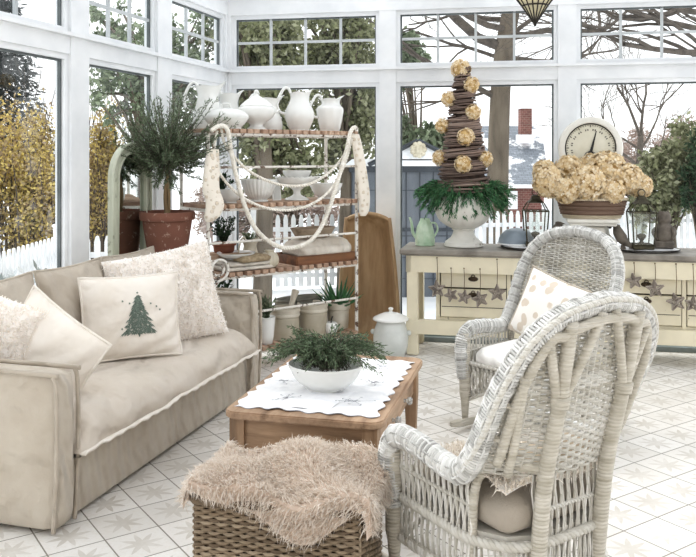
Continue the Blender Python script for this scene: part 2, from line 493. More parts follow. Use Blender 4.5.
def foliage_tree(name, label, base, blobs, nleaf, L, W, leafmat, trunk_h, trunk_r, group='trees and shrubs outside the windows', cat='tree', barkmat='bark', bn=14):
    """blobs: (x,y,z,rx,ry,rz) world ellipsoids"""
    o = thing(name, label, cat, base, 0, group)
    B = Vector(base)
    tm = MB(); tm.tube([(0, 0, 0), (.05, .03, trunk_h*.5), (0, 0, trunk_h)], [trunk_r, trunk_r*.8, trunk_r*.6], 8)
    fm = MB(); tot = sum(b[3]*b[4]*b[5] for b in blobs)
    for b in blobs:
        n = int(nleaf*b[3]*b[4]*b[5]/tot)
        c = arr(b[:3])-arr(B); rr = arr(b[3:])
        # leaves gather in clumps so that gaps of sky stay between them
        k = max(6, n//45); ctr = sph(k)*rng.uniform(.25, 1, (k, 1))**.5
        idx = rng.integers(0, k, n)
        q = ctr[idx]+rng.normal(0, .11, (n, 3))
        P = c+q*rr
        D = sph(n)+arr([0, 0, -.2])
        fm.addq(leafquads(P, D, L, W), 4)
        for i in range(min(k, bn)):
            e = c+ctr[i]*rr*.9; s0 = arr([0, 0, trunk_h*random.uniform(.5, 1)]); m = (s0+e)/2+arr([0, 0, .15])
            tm.tube(spline([s0, m, e], 4), np.linspace(trunk_r*.35, trunk_r*.08, 9), 4, cap=False)
    tm.build('trunk', M[barkmat], o, smooth=True)
    fm.build('crown', M[leafmat], o)
    return o
def wp(u, v, Y): return tuple(at(u, v, Y))
def gb(u, Y): return ((u-CX)/F*Y, Y, GZ)
def blob(u, v, Y, ru, rv, rd=None):
    p = wp(u, v, Y); return (*p, ru/F*Y, rd or ru/F*Y, rv/F*Y)

# forsythia hedge beyond the left windows
def forsythia(label, u, Y, blobs, n):
    o = thing('forsythia_bush', label, 'bush', gb(u, Y), 0, 'yellow forsythia bushes')
    B = arr(gb(u, Y)); sm = MB(); fm = MB(); tips = []
    for b in blobs:
        c = arr(b[:3])-B; rr = arr(b[3:])
        for i in range(26):
            e = c+sph(1)[0]*rr*rng.uniform(.5, 1.15); e[2] = max(e[2], .6)+rng.uniform(0, .5)
            s0 = arr([c[0]*.6+rng.normal(0, .25), c[1]+rng.normal(0, .2), 0]); m = (s0*.45+e*.55)+arr([0, 0, .45])
            P = spline([s0, m, e], 6); sm.tube(P, np.linspace(.018, .004, len(P)), 4, cap=False)
            q = P[rng.integers(4, len(P), 70)]+rng.normal(0, .09, (70, 3)); tips.append(q)
        k = int(n/len(blobs)); q = sph(k)*rng.uniform(.1, 1, (k, 1))**.45
        tips.append(c+q*rr+rng.normal(0, .05, (k, 3)))
    P = np.concatenate(tips); fm.addq(leafquads(P, sph(len(P)), .07, .045), 4)
    sm.build('stem', M['twig'], o); fm.build('blossom', M['forsythia'], o)
forsythia('big yellow flowering forsythia bush seen through the leftmost window pane', 20, 13.5,
          [blob(8, 190, 13.5, 40, 75, .8), blob(48, 200, 13.2, 28, 60, .7), blob(-20, 180, 13, 30, 80, .8), blob(25, 150, 14, 30, 45, .7)], 5200)
forsythia('narrow yellow forsythia bush right of the leftmost white window post', 100, 14.2, [blob(100, 190, 14.2, 17, 60, .6), blob(106, 150, 14.3, 12, 40, .4)], 1700)
# spruce far left
o = thing('spruce_tree', 'dark grey spruce with drooping tiers at the far left behind the yellow bush', 'tree', gb(-8, 24), 0, 'trees and shrubs outside the windows')
tm = MB(); tm.tube([(0, 0, 0), (0, 0, 9.2)], [.22, .03], 7); tm.build('trunk', M['darkbark'], o)
fm = MB()
for k in range(34):
    z = 1.5+k*.225; R = 2.4*(1-z/9.4)+.12
    for j in range(13):
        a = 2*pi*j/13+k*.7+random.random()*.3; n = 36; s = np.linspace(.05, 1, n)[:, None]
        rr = R*random.uniform(.8, 1.1)
        P = np.concatenate([s*rr*cos(a), s*rr*sin(a), z-.45*s**1.6*rr*.7], 1)+rng.normal(0, .04, (n, 3))
        D = np.tile(arr([[cos(a), sin(a), -.4]]), (n, 1))+rng.normal(0, .55, (n, 3))
        fm.addq(leafquads(P, D, .24, .06), 4)
fm.build('crown', M['spruce'], o)
# a bare shrub with upright shoots between spruce and post
o = thing('bare_shrub', 'bare leafless shrub with tall upright twigs rising above the yellow bush', 'bush', gb(52, 15), 0)
bm_ = MB()
for i in range(9):
    branches(bm_, (random.gauss(0, .2), random.gauss(0, .15), 0), (random.gauss(0.05, .22), random.gauss(0, .2), 1), 2.1, .03, 3, .45, 2, .3, 5, .07)
bm_.build('stem', M['twig'], o)
# green trees
foliage_tree('deciduous_tree', 'pale green open tree seen behind the potted topiary through the second left window', gb(150, 13),
             [blob(150, 70, 13, 55, 50), blob(120, 100, 12.6, 34, 30), blob(185, 40, 13, 36, 45), blob(190, 120, 13, 30, 40), blob(110, 25, 13.4, 30, 26)], 5600, .105, .06, 'green_leaf', 3.6, .14)
foliage_tree('deciduous_tree', 'dense olive green tree behind the top shelf of white pitchers', gb(262, 13),
             [blob(262, 90, 13.4, 46, 80), blob(250, 30, 13, 45, 35), blob(285, 170, 13.6, 40, 30)], 11500, .105, .07, 'olive_leaf', 4.0, .16)
foliage_tree('deciduous_tree', 'olive green tree with dense leaves left of the thick white post in the back wall', gb(345, 14.5),
             [blob(340, 95, 14.5, 40, 85), blob(330, 30, 14.2, 45, 32), blob(375, 110, 15.2, 18, 60)], 10000, .105, .07, 'olive_leaf', 4.0, .16)
foliage_tree('deciduous_tree', 'dark green bushy tree behind the twig cone topiary and grey shed', gb(420, 21),
             [blob(415, 140, 21, 34, 26), blob(400, 60, 21.5, 26, 32), blob(445, 145, 21, 20, 18)], 3200, .2, .13, 'green_leaf', 2.2, .12)
foliage_tree('evergreen_shrub', 'olive green loose shrub at the right beyond the white fence', gb(672, 17.2),
             [blob(668, 185, 17.2, 26, 48, .7), blob(690, 165, 17.4, 28, 42, .7), blob(648, 205, 17.2, 16, 30, .5)], 6500, .13, .08, 'olive_leaf', 1.2, .08, cat='bush')
foliage_tree('evergreen_shrub', 'dark green evergreen shrub cut by the right edge of the picture', gb(699, 16.2),
             [blob(697, 180, 16.2, 15, 32, .4), blob(708, 165, 16.2, 20, 38, .5)], 3600, .12, .05, 'yew', 1.2, .08, cat='bush')
foliage_tree('bare_brush', 'pinkish brown winter brush on the far bank behind the scale', gb(630, 33),
             [blob(612, 165, 33, 28, 26, 2), blob(645, 150, 34, 30, 22, 2), blob(590, 170, 34, 24, 22, 2), blob(690, 140, 35, 30, 24, 2)], 7000, .3, .05, 'brush', 1.5, .1, cat='bush', bn=40)
foliage_tree('bare_brush', 'reddish brown brush behind the second shelf of the rack', gb(290, 20),
             [blob(290, 215, 20, 55, 34, 1.2), blob(225, 215, 20, 30, 34, 1.2)], 5000, .2, .04, 'brush', 1.2, .08, cat='bush', bn=40)
# big bare tree with the thick trunk
def bare_tree(label, u, Y, trunk, r0, r1, seeds, depth=4, group='bare winter trees', L=3.2, mat='bark', up=.05):
    o = thing('bare_tree', label, 'tree', gb(u, Y), 0, group); B = arr(gb(u, Y))
    P = spline([arr(wp(*q))-B for q in trunk], 6); P = np.vstack([[P[0][0], P[0][1], 0], P])
    tm = MB(); tm.tube(P, np.linspace(r0, r1, len(P)), 12); tm.build('trunk', M[mat], o, smooth=True)
    bm_ = MB()
    for (q, d, l, r) in seeds:
        branches(bm_, tuple(arr(wp(*q))-B), d, l, r, depth, .5, 3, up, 5, .14)
    bm_.build('branch', M['twig'], o)
bare_tree('tall bare tree with a thick pale trunk behind the wicker chair and urn', 497, 19,
          [(497, 235, 19), (499, 130, 19), (503, 60, 19), (513, 0, 19), (523, -60, 19)], .265, .18,
          [((505, 48, 19), (-1, -.2, .35), 3.4, .13), ((507, 38, 19), (1, .1, .05), 2.6, .09), ((512, 12, 19), (-.9, -.3, .7), 3.6, .12), ((517, -10, 19), (1, -.3, .25), 3.6, .1),
           ((500, 100, 19), (-1, -.2, .5), 2.6, .07), ((505, 58, 19), (1, .3, -.25), 1.9, .06), ((510, 20, 19), (-1, .2, -.1), 3.0, .07), ((520, -30, 19), (-.7, -.4, .4), 4.0, .12),
           ((502, 80, 19), (.9, 0, -.1), 1.5, .05), ((509, 30, 19), (-1, -.5, .15), 3.6, .08), ((515, 0, 19), (-1, .3, .35), 3.4, .08), ((508, 40, 19), (.6, .2, .7), 2.4, .06), ((504, 60, 19), (-.9, .3, .25), 2.2, .05), ((501, 90, 19), (-.8, .1, -.05), 1.8, .04), ((520, -30, 19), (.9, -.4, .0), 3.5, .1)], 4)
bare_tree('slim bare tree with a fine fan of twigs right of the scale dial', 640, 24,
          [(640, 215, 24), (639, 170, 24), (641, 135, 24)], .12, .08,
          [((640, 168, 24), (-.7, 0, .8), 1.6, .05), ((640, 160, 24), (.7, 0, .8), 1.6, .05), ((641, 140, 24), (-.35, .2, 1), 1.7, .05), ((641, 138, 24), (.3, -.2, 1), 1.8, .05), ((640, 150, 24), (-.9, .3, .4), 1.3, .04), ((640, 150, 24), (.9, .3, .5), 1.4, .04)], 4, up=.2, mat='twig')
bare_tree('bare tree outside the frame at right whose dark boughs cross the upper right panes', 770, 15,
          [(770, 200, 15), (765, 80, 15), (760, 0, 15), (755, -40, 15)], .26, .17,
          [((762, 60, 15), (-1, 0, .12), 2.6, .08), ((760, 10, 15), (-1, .1, -.12), 2.9, .07), ((758, -20, 15), (-1, -.1, -.25), 2.8, .08), ((766, 85, 15), (-1, .2, .4), 2.2, .06), ((762, 40, 15), (-1, .3, .02), 3.2, .07)], 4, mat='darkbark', up=.03)

# ---- picket fences
M['fence'] = noisy('white_fence_paint', '#f7f7f6', '#e6e8ea', 5, .6, bump=.05)
def fence(label, A, B, ztop, n_post, pitch=.142, pw=.085, h=1.35, cap_end=False):
    A = Vector(A); B = Vector(B); d = B-A; L = d.length; an = atan2(d.y, d.x)
    o = thing('picket_fence', label, 'fence', (A.x, A.y, GZ), an, 'white picket fences')
    zt = ztop-GZ; mb = MB(); k = int(L/pitch)
    for i in range(k+1):
        x = i*pitch; z0 = zt-h
        mb.prism([(x-pw/2, z0), (x+pw/2, z0), (x+pw/2, zt-.09), (x+pw*.25, zt-.01), (x, zt), (x-pw*.25, zt-.01), (x-pw/2, zt-.09)], -.012, .012)
    mb.build('picket_panel', M['fence'], o)
    rb = MB()
    for z in (zt-.28, zt-h+.2): rb.box((L/2, .035, z), (L, .035, .08))
    rb.build('fence_rail', M['fence'], o)
    for i in range(n_post+1):
        p = MB(); x = L*i/n_post; p.box((x, .07, (zt+.1)/2), (.12, .12, zt+.1), bev=.006); p.box((x, .07, zt+.12), (.16, .16, .05), bev=.02)
        p.build('fence_post', M['fence'], o)
fence('white picket fence run outside the left windows behind the sofa', (-4.05, 5.2, 0), (-4.02, 11.6, 0), .5, 3)
fence('white picket fence run turning right behind the arched mirror', (-4.0, 11.65, 0), (-1.9, 11.9, 0), .47, 1)
fence('white picket fence run seen behind the rack, left of the shed', (-1.75, 15.3, 0), (.0, 15.6, 0), .5, 1, .147)
fence('long white picket fence run right of the shed behind the console', (2.28, 16.2, 0), (7.6, 17.6, 0), .5, 3, .147)
# snowy low shrubs at the foot of the left fence
fm = MB()
o = thing('snowy_shrub', 'low snow dusted shrub in front of the left picket fence', 'bush', (-3.4, 8.6, GZ))
P = sph(900)*arr([.5, 1.9, .5])+arr([0, 0, .75]); fm.addq(leafquads(P, sph(900), .13, .05), 4)
M['snowleaf'] = island('snow_dusted_leaf', ['#f3f5f6', '#7c8478', '#dfe4e6', '#5b6459', '#ffffff'], .8)
fm.build('foliage', M['snowleaf'], o)
sm = MB()
for i in range(14):
    e = sph(1)[0]*arr([.4, 1.6, .3])+arr([0, 0, .8]); sm.tube([(e[0]*.2, e[1]*.6, 0), tuple(e)], [.014, .006], 4)
sm.build('stem', M['twig'], o)

# ---- slate blue shed with snowy roof
M['shed'] = noisy('slate_shed_boards', '#757b82', '#666c73', 4, .8, (1, 1, .3), bump=.1)
M['shed_trim'] = noisy('shed_dark_trim', '#4a5057', '#3d434a', 4, .7, bump=.05)
o = thing('garden_shed', 'slate grey board shed with a snow covered gable roof beyond the watering can', 'shed', (1.05, 14.4, GZ))
xw0, xw1 = (352-CX)/F*14.4-1.05, (474-CX)/F*14.4-1.05
zw = H-(166-HZ)/F*14.4-GZ
mb = MB(); mb.box(((xw0+xw1)/2, .9, zw/2), (xw1-xw0, 1.8, zw))
mb.build('wall', M['shed'], o)
mb = MB()
for i in range(10):
    x = xw0+(xw1-xw0)*i/9; mb.box((x, -.005, zw/2), (.02, .02, zw))
mb.box(((xw0+xw1)/2, -.01, zw*.52), (xw1-xw0, .03, .06)); mb.box(((xw0+xw1)/2, -.02, zw-.05), (xw1-xw0+.1, .05, .12))
for zz in (.35, .72, 1.1, 1.9, 2.25): mb.box(((xw0+xw1)/2, -.004, zz), (xw1-xw0, .012, .012))
mb.build('batten', M['shed_trim'], o)
rp = MB(); xc = (417-CX)/F*14.4-1.05; e0, e1 = xc-.72, xc+.72
zp = H-(143-HZ)/F*14.4-GZ
rp.prism([(xw0-.15, zw), (xw1+.15, zw), (xw1+.0, zw+.12), (xw0, zw+.12)], -.15, 2.0)
rp.prism([(e0, zw+.10), (e1, zw+.10), (xc, zp)], -.15, 2.0)
rp.build('snowy_roof', M['snow'], o)
tr = MB(); 
for sgn in (-1, 1):
    tr.tube([(xc+sgn*.86, -.2, zw+.02), (xc, -.2, zp+.04)], .04, 4)
tr.build('gable_trim', M['shed_trim'], o)
fin = MB(); fin.ball((0, 0, 0), .1, 6); 
for k in range(9):
    a = 2*pi*k/9; fin.ball((.1*cos(a), -.02, .1*sin(a)), .05, 5)
fin.build('gable_rosette', noisy('rosette_cream', '#d9d2bf', '#b9b09a', 9), o).location = (xc, -.25, zp-.12)

# ---- brick house far behind
def brick(name, c1, c2, mortar, s):
    t = NT(name); b = t.n('ShaderNodeTexBrick'); v = t.coord((1, 1, 1), (pi/2, 0, 0)); t.l(v, b.inputs[0])
    b.inputs['Color1'].default_value = lin(c1); b.inputs['Color2'].default_value = lin(c2); b.inputs['Mortar'].default_value = lin(mortar)
    b.inputs['Scale'].default_value = s; b.inputs['Mortar Size'].default_value = .012
    return t.fin(b.outputs[0], .85)
M['brick'] = brick('red_brick', '#7f544c', '#6b4740', '#a08d84', 3.2)
t = NT('snowy_shingles'); v = t.coord(); f = t.noise(v, .9, 6, .7)
bk = t.n('ShaderNodeTexBrick'); t.l(t.coord((1, 1, 1)), bk.inputs[0]); bk.inputs['Scale'].default_value = 2.5
bk.inputs['Color1'].default_value = lin('#8b9199'); bk.inputs['Color2'].default_value = lin('#777e86'); bk.inputs['Mortar'].default_value = lin('#666c73')
M['shingle'] = t.fin(t.mix(t.ramp(f, [(.50, (0, 0, 0, 1)), (.56, (1, 1, 1, 1))]), bk.outputs[0], lin('#f4f6f8')), .8)
Yh = 27.0
o = thing('brick_house', 'red brick house with snowy grey shingle roof and chimney beyond the fence', 'house', gb(526, Yh))
bx, by, bz = gb(526, Yh)
def hx(u, d=0): return (u-CX)/F*(Yh+d)-bx
def hz(v, d=0): return H-(v-HZ)/F*(Yh+d)-bz
mb = MB(); mb.box(((hx(490)+hx(544))/2, 2.5, hz(184)/2), (hx(544)-hx(490), 5, hz(184))); mb.build('wall', M['brick'], o)
rm = MB()
V = [(hx(487), -.25, hz(184)), (hx(548), -.25, hz(184)), (hx(541, 3.2), 3.2, hz(126, 3.2)), (hx(487), 3.2, hz(126, 3.2)), (hx(487), 6, hz(184)), (hx(548), 6, hz(184))]
rm.add(V, [(0, 1, 2, 3), (3, 2, 5, 4), (1, 5, 2), (0, 3, 4), (0, 4, 5, 1)]); rm.build('roof', M['shingle'], o)
gm = MB(); gm.box(((hx(487)+hx(548))/2, -.28, hz(186)), (hx(548)-hx(487), .12, .12)); gm.build('gutter', M['fence'], o)
cm = MB(); cm.box((hx(525, 1.9), 1.9, hz(124, 1.9)), (hx(530.5)-hx(519), .5, hz(108)-hz(142))); ck = cm.build('chimney', M['brick'], o)
cm = MB(); cm.box((hx(525, 1.9), 1.9, hz(107.5, 1.9)), (hx(530.5)-hx(517.5), .6, .1)); cm.build('chimney_cap', M['snow'], ck)
cm = MB(); cm.box((hx(525, 1.68), 1.68, hz(139, 1.68)), (hx(533)-hx(515.5), .3, .3)); cm.build('chimney_snow', M['snow'], ck)
wm = MB(); wm.box((hx(512), -.02, hz(200)), (.35, .06, .6)); wm.build('window', M['fence'], o)
# ================================================================ sofa
def softbox(mb, c, d, p=.06, nu=22, bulge=(0, 0, .04), M_=None, sag=None, wav=0):
    """rounded, slightly bulging cushion block centred at c"""
    import bmesh
    bm = bmesh.new(); bmesh.ops.create_cube(bm, size=1)
    bmesh.ops.subdivide_edges(bm, edges=bm.edges[:], cuts=nu, use_grid_fill=True)
    bm.verts.index_update(); V = []
    for v in bm.verts:
        q = [v.co.x*2, v.co.y*2, v.co.z*2]
        r = [p/(k/2) for k in d]
        o = []
        hx_, hy_, hz_ = d[0]/2, d[1]/2, d[2]/2
        P = Vector((q[0]*hx_, q[1]*hy_, q[2]*hz_)); I = Vector((max(-hx_+p, min(hx_-p, P.x)), max(-hy_+p, min(hy_-p, P.y)), max(-hz_+p, min(hz_-p, P.z))))
        dd = P-I
        if dd.length > 1e-9: P = I+dd.normalized()*p
        bx_ = (1-q[1]**2)*(1-q[2]**2); by_ = (1-q[0]**2)*(1-q[2]**2); bz_ = (1-q[0]**4)*(1-q[1]**4)
        P.x += q[0]*bulge[0]*bx_; P.y += q[1]*bulge[1]*by_; P.z += (1 if q[2] > 0 else .25)*q[2]*bulge[2]*bz_
        if wav: P.z += wav*sin(P.x*7+P.y*3)*bz_*(q[2] > 0)
        V.append((P.x+c[0], P.y+c[1], P.z+c[2]))
    Fc = [tuple(v.index for v in f.verts) for f in bm.faces]; bm.free()
    return mb.add(V, Fc, M_)
P0 = Vector((-1.23, 3.45, 0)); SA = radians(73.7)
se = Vector((cos(SA), sin(SA), 0)); sb = Vector((-sin(SA), cos(SA), 0))
SL, SD = 2.24, .86
sofa = thing('sofa', 'long linen slipcovered sofa along the left window wall', 'sofa', P0+se*SL/2+sb*SD/2, SA)
def sl(x, y, z=0): return (x-SL/2, y-SD/2, z)
def sw(x, y, z=0): return P0+se*x+sb*y+Vector((0, 0, z))
mb = MB(); mb.box(sl(SL/2, SD/2+.01, .185), (SL-.2, SD-.05, .33), bev=.02, seg=2); mb.build('base', M['linen'], sofa, smooth=True, auto=40)
for x0 in (0, SL-.15):
    mb = MB()
    softbox(mb, sl(x0+.075, SD/2, .352), (.155, SD, .665), .045, 10, (.012, .006, .006))
    arm = mb.build('armrest', M['linen'], sofa, smooth=True)
    pm = MB()        # raised seam flange round the front and over the top of the arm
    for xx in ((.0, .15) if x0 == 0 else (.15, .0)):
        pts = [(x0+xx, .012, .025), (x0+xx, -.004, .3), (x0+xx, -.004, .60), (x0+xx, .01, .68), (x0+xx, .05, .69), (x0+xx, SD-.06, .69)]
        P = [sl(*p) for p in spline(pts, 6)]
        pm.tube(P, .011, 6, flat=.6)
    pm.build('piping', M['linen_cushion'], arm, smooth=True)
mb = MB(); softbox(mb, sl(SL/2, SD-.08, .42), (SL-.02, .16, .80), .05, 12, (0, .0, .0)); mb.build('backrest', M['linen'], sofa, smooth=True)
# seat cushion with a wavy flanged seam
mb = MB()
def seatfn(u, v):
    # u around the section, v along the length
    x = .135+v*(SL-.27)
    a = u*2*pi
    ca, sa_ = cos(a), sin(a)
    y = .35+.385*np.sign(ca)*abs(ca)**.55
    edge = min(1, min(v, 1-v)*16)**.5
    zt = .185*edge*(.9+.1*sin(v*9)+.03*sin(v*23+y*9))
    z = .315+(zt if sa_ > 0 else .03)*np.sign(sa_)*abs(sa_)**.62
    if y < 0: y -= .008*sin(v*40)
    return sl(x, y, z)
mb.grid(seatfn, 44, 60, wrapu=True)
sc_ = mb.build('seat_cushion', M['seat_linen'], sofa, smooth=True)
pm = MB(); P = []
for i in range(90):
    v = i/89; x = .13+v*(SL-.26); y = -.04+.003*sin(v*45)+.004*sin(v*17)
    P.append(sl(x, y, .318+.003*sin(v*31)+.003*sin(v*13)))
pm.tube(P, .013, 6, flat=.5); P2 = [(p[0], p[1]-.012, p[2]+.004*sin(i*1.3)) for i, p in enumerate(P)]
pm.tube(P2, .007, 5)
pm.build('piping', M['cream_cotton'], sc_, smooth=True)

def pillowfn(w, h, t, pinch=.06):
    def f(side):
        def g(u, v):
            a, b = u*2-1, v*2-1
            k = (1-abs(a)**2.6)*(1-abs(b)**2.6)
            th = t/2*max(k, 0)**.62
            sx_ = 1-pinch*(1-b*b)**1.0; sz_ = 1-pinch*(1-a*a)**1.0
            return (a*w/2*sx_, side*th, b*h/2*sz_+h/2)
        return g
    return f
def pillow(name, label, w, h, t, mat, loc, rz, lean, cat='pillow', roll=0, group=None, flange=True, mat2=None, wr=0):
    o = thing(name, label, cat, loc, rz, group)
    Mx = Rx(-lean)@Tr(0, 0, h/2)@Ry(roll)@Tr(0, 0, -h/2)
    f = pillowfn(w, h, t); mb = MB()
    for s in (-1, 1):
        m = MB(); m.grid(f(s), 26, 26)
        mb.add(np.concatenate(m.v), m.f if s < 0 else [tuple(reversed(q)) for q in m.f], Mx)
    mb.build('cover', mat, o, smooth=True)
    if flange:
        P = [f(1)(i/20, 0) for i in range(20)]+[f(1)(1, i/20) for i in range(20)]+[f(1)(1-i/20, 1) for i in range(20)]+[f(1)(0, 1-i/20) for i in range(20)]
        pm = MB(); Q = [tuple(Mx@Vector(p)) for p in P]; pm.tube(Q, .0075, 6, closed=True)
        pm.build('seam_edge', mat2 or mat, o, smooth=True)
    return o, f, Mx
for x, lb in ((.47, 'nearest linen back cushion of the sofa, cut by the left edge of the photo'), (1.11, 'linen back cushion of the sofa, middle of three, left of the tree pillow'), (1.75, 'linen back cushion of the sofa, behind the tree pillow and fluffy pillow')):
    p = sw(x, .60, .475)
    pillow('back_cushion', lb, .62, .53, .2, M['linen_cushion'], p, SA, .22, 'cushion', group='linen sofa back cushions')
# fluffy pillow material
t = NT('fluffy_fleece'); f = t.noise(t.coord(), 38, 5, .7); c = t.ramp(f, [(.3, lin('#f5ede5')), (.5, lin('#fcf8f4'))]); t.bump(f, .5, .012); t.b.inputs['Sheen Weight'].default_value = .4
M['fleece'] = t.fin(c, .95, spec=.05)
M['fleece_strand'] = island('fleece_tuft', ['#fbf6f0', '#fffdfa', '#f6efe7', '#ffffff'], .95, .55, .05)
def fur(mb, P, N, L, W, droop=.4, jit=.5):
    """bent tapering tufts growing from points P along N"""
    n = len(P); D = N+rng.normal(0, jit, (n, 3)); D /= np.linalg.norm(D, axis=1)[:, None]
    L = (L*rng.uniform(.6, 1.25, n))[:, None]
    S = np.cross(D, sph(n)); S /= np.linalg.norm(S, axis=1)[:, None]+1e-9; S *= W/2
    mid = P+D*L*.55; tip = P+D*L*.9+arr([0, 0, -1])*L*droop+rng.normal(0, .12, (n, 3))*L
    V = np.stack([P-S, P+S, mid+S*.8, mid-S*.8], 1).reshape(-1, 3); mb.addq(V, 4)
    V = np.stack([mid-S*.8, mid+S*.8, tip], 1).reshape(-1, 3); mb.addq(V, 3)
def fuzzy(o, f, Mx, n, L, W, mat, sides=(-1, 1)):
    A = arr(Mx); mb = MB()
    for s in sides:
        uv = rng.uniform(.01, .99, (n, 2)); g = f(s)
        P = arr([g(a, b) for a, b in uv]); e = 1e-3
        Pu = arr([g(min(a+e, .999), b) for a, b in uv])-P; Pv = arr([g(a, min(b+e, .999)) for a, b in uv])-P
        N = np.cross(Pu, Pv)*(-s if False else 1); N = N*np.sign(N[:, 1:2]*s+1e-12); N /= np.linalg.norm(N, axis=1)[:, None]+1e-12
        P = P@A[:3, :3].T+A[:3, 3]; N = N@A[:3, :3].T
        fur(mb, P, N, L, W, .25, .6)
    mb.build('pile', mat, o)
o, f, Mx = pillow('fluffy_pillow', 'large fluffy cream pillow against the far end of the sofa', .68, .60, .22, M['fleece'], (-1.085, 4.99, .45), radians(28), .24, roll=radians(-9), flange=False)
fuzzy(o, f, Mx, 5200, .022, .008, M['fleece_strand'])
o, f, Mx = pillow('fluffy_pillow', 'fluffy white pillow behind the near sofa arm at the left edge', .5, .45, .2, M['fleece'], sw(.30, .62, .5), SA+radians(-88), .28, roll=radians(14), flange=False)
fuzzy(o, f, Mx, 3200, .026, .008, M['fleece_strand'])
pillow('cotton_pillow', 'plain cream pillow propped against the near sofa arm', .52, .47, .17, M['cream_cotton'], sw(.36, .35, .42), SA+radians(-88), .20, roll=radians(30), mat2=M['cream_cotton'])
o, f, Mx = pillow('tree_pillow', 'cream pillow printed with a dark green Christmas tree', .56, .47, .17, M['cream_cotton'], (-1.205, 4.60, .475), radians(28), .22, mat2=M['cream_cotton'])
# printed fir tree: dense little marks lying on the front of the cover
M['print'] = island('printed_green_ink', ['#566159', '#6b786f', '#8c988f', '#49534c'], .9, 0, .05)
g = f(-1); V = []
def onp(x, z): u = x/.56+.5; v = z/.47; q = arr(g(min(max(u, .02), .98), min(max(v, .02), .98))); q[1] -= .003; return q
def mark(x, z, dx, dz, w):
    l = sqrt(dx*dx+dz*dz); nx, nz_ = -dz/l*w, dx/l*w
    V.extend([onp(x-nx, z-nz_), onp(x+nx, z+nz_), onp(x+dx, z+dz)])
tx, tz0, tz1 = .025, .135, .355
for i in range(1700):
    h = random.random()**1.25; z = tz0+(tz1-tz0)*h
    lay = (h*6) % 1
    hw = .088*(1-h)*(1.12-.35*lay)+.003; s = random.uniform(-1, 1); x = tx+s*hw
    mark(x, z, s*.012+random.gauss(0, .005), -.010-random.random()*.007, .0026)
for k in range(8): mark(tx-.003+k*.0009, tz0+.003, random.gauss(0, .001), -.028, .004)
for (dx, dz) in ((-.09, .19), (-.05, .175), (.075, .165), (.11, .145), (.13, .125), (-.1, .03), (.0, .235)):
    for k in range(5):
        a = k*2*pi/5; mark(tx+dx, tz0+dz, .008*cos(a), .008*sin(a), .003)
Vv = arr(V); A = arr(Mx); Vv = Vv@A[:3, :3].T+A[:3, 3]
pm = MB(); pm.addq(Vv, 3); pm.build('printed_tree', M['print'], o)

# ================================================================ coffee table
TF = Vector((-.567, 3.667, 0)); TA = atan2(-.177, .712)
tW, tL, tH = .735, 1.174, .475
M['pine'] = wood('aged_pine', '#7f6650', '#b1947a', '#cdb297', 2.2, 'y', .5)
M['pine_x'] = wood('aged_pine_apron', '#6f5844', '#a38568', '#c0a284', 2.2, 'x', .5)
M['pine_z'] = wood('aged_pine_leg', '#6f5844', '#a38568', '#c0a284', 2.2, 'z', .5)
tx_ = Vector((cos(TA), sin(TA), 0)); ty_ = Vector((-sin(TA), cos(TA), 0))
tc_ = TF+tx_*tW/2+ty_*tL/2
tab = thing('coffee_table', 'rustic pine coffee table with rounded corners in front of the sofa', 'table', tc_, TA)
def rrect(w, h, r, n=6):
    P = []
    for (cx_, cy_, a0) in ((w/2-r, h/2-r, 0), (-w/2+r, h/2-r, pi/2), (-w/2+r, -h/2+r, pi), (w/2-r, -h/2+r, 3*pi/2)):
        for i in range(n+1):
            a = a0+pi/2*i/n; P.append((cx_+r*cos(a), cy_+r*sin(a)))
    return P
mb = MB()
mb.slab(rrect(tW-.02, tL-.02, .06), tH-.036, tH-.028); mb.slab(rrect(tW, tL, .065), tH-.028, tH-.006); mb.slab(rrect(tW-.012, tL-.012, .06), tH-.006, tH)
mb.build('tabletop', M['pine'], tab)
for s_ in (-1, 1):
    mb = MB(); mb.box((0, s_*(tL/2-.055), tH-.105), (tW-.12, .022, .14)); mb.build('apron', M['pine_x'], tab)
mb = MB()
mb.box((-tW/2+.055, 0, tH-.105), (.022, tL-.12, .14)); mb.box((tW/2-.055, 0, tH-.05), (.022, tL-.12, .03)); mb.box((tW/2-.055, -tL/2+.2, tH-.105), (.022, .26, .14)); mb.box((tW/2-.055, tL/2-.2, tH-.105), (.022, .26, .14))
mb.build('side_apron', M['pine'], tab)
mb = MB(); mb.box((tW/2-.05, 0, tH-.12), (.022, .52, .10), bev=.004); dr = mb.build('drawer', M['pine'], tab)
M['clear'] = None
t = NT('cut_glass'); t.b.inputs['Transmission Weight'].default_value = .7; M['cutglass'] = t.fin(lin('#eef2f2'), .05)
for y in (-.16, .16):
    km = MB(); km.lathe([(1e-4, 0), (.01, 0), (.008, .012), (.018, .02), (.022, .03), (.016, .042), (1e-4, .044)], 10, Tr(tW/2-.039, y, tH-.12)@Ry(pi/2)); km.build('knob', M['cutglass'], dr, smooth=False)
for sx_ in (-1, 1):
    for sy_ in (-1, 1):
        mb = MB(); w0, w1 = .034, .023
        cx_, cy_ = sx_*(tW/2-.062), sy_*(tL/2-.062)
        V = []
        for (z, hw) in ((tH-.036, w0), (tH-.19, w0), (0, w1)):
            V += [(cx_-hw, cy_-hw, z), (cx_+hw, cy_-hw, z), (cx_+hw, cy_+hw, z), (cx_-hw, cy_+hw, z)]
        Fc = [(3, 2, 1, 0)[::-1], (8, 9, 10, 11)[::-1]]
        for a in (0, 4):
            for j in range(4): Fc.append((a+j, a+(j+1) % 4, a+4+(j+1) % 4, a+4+j))
        mb.add(V, Fc); mb.build('leg', M['pine_z'], tab)
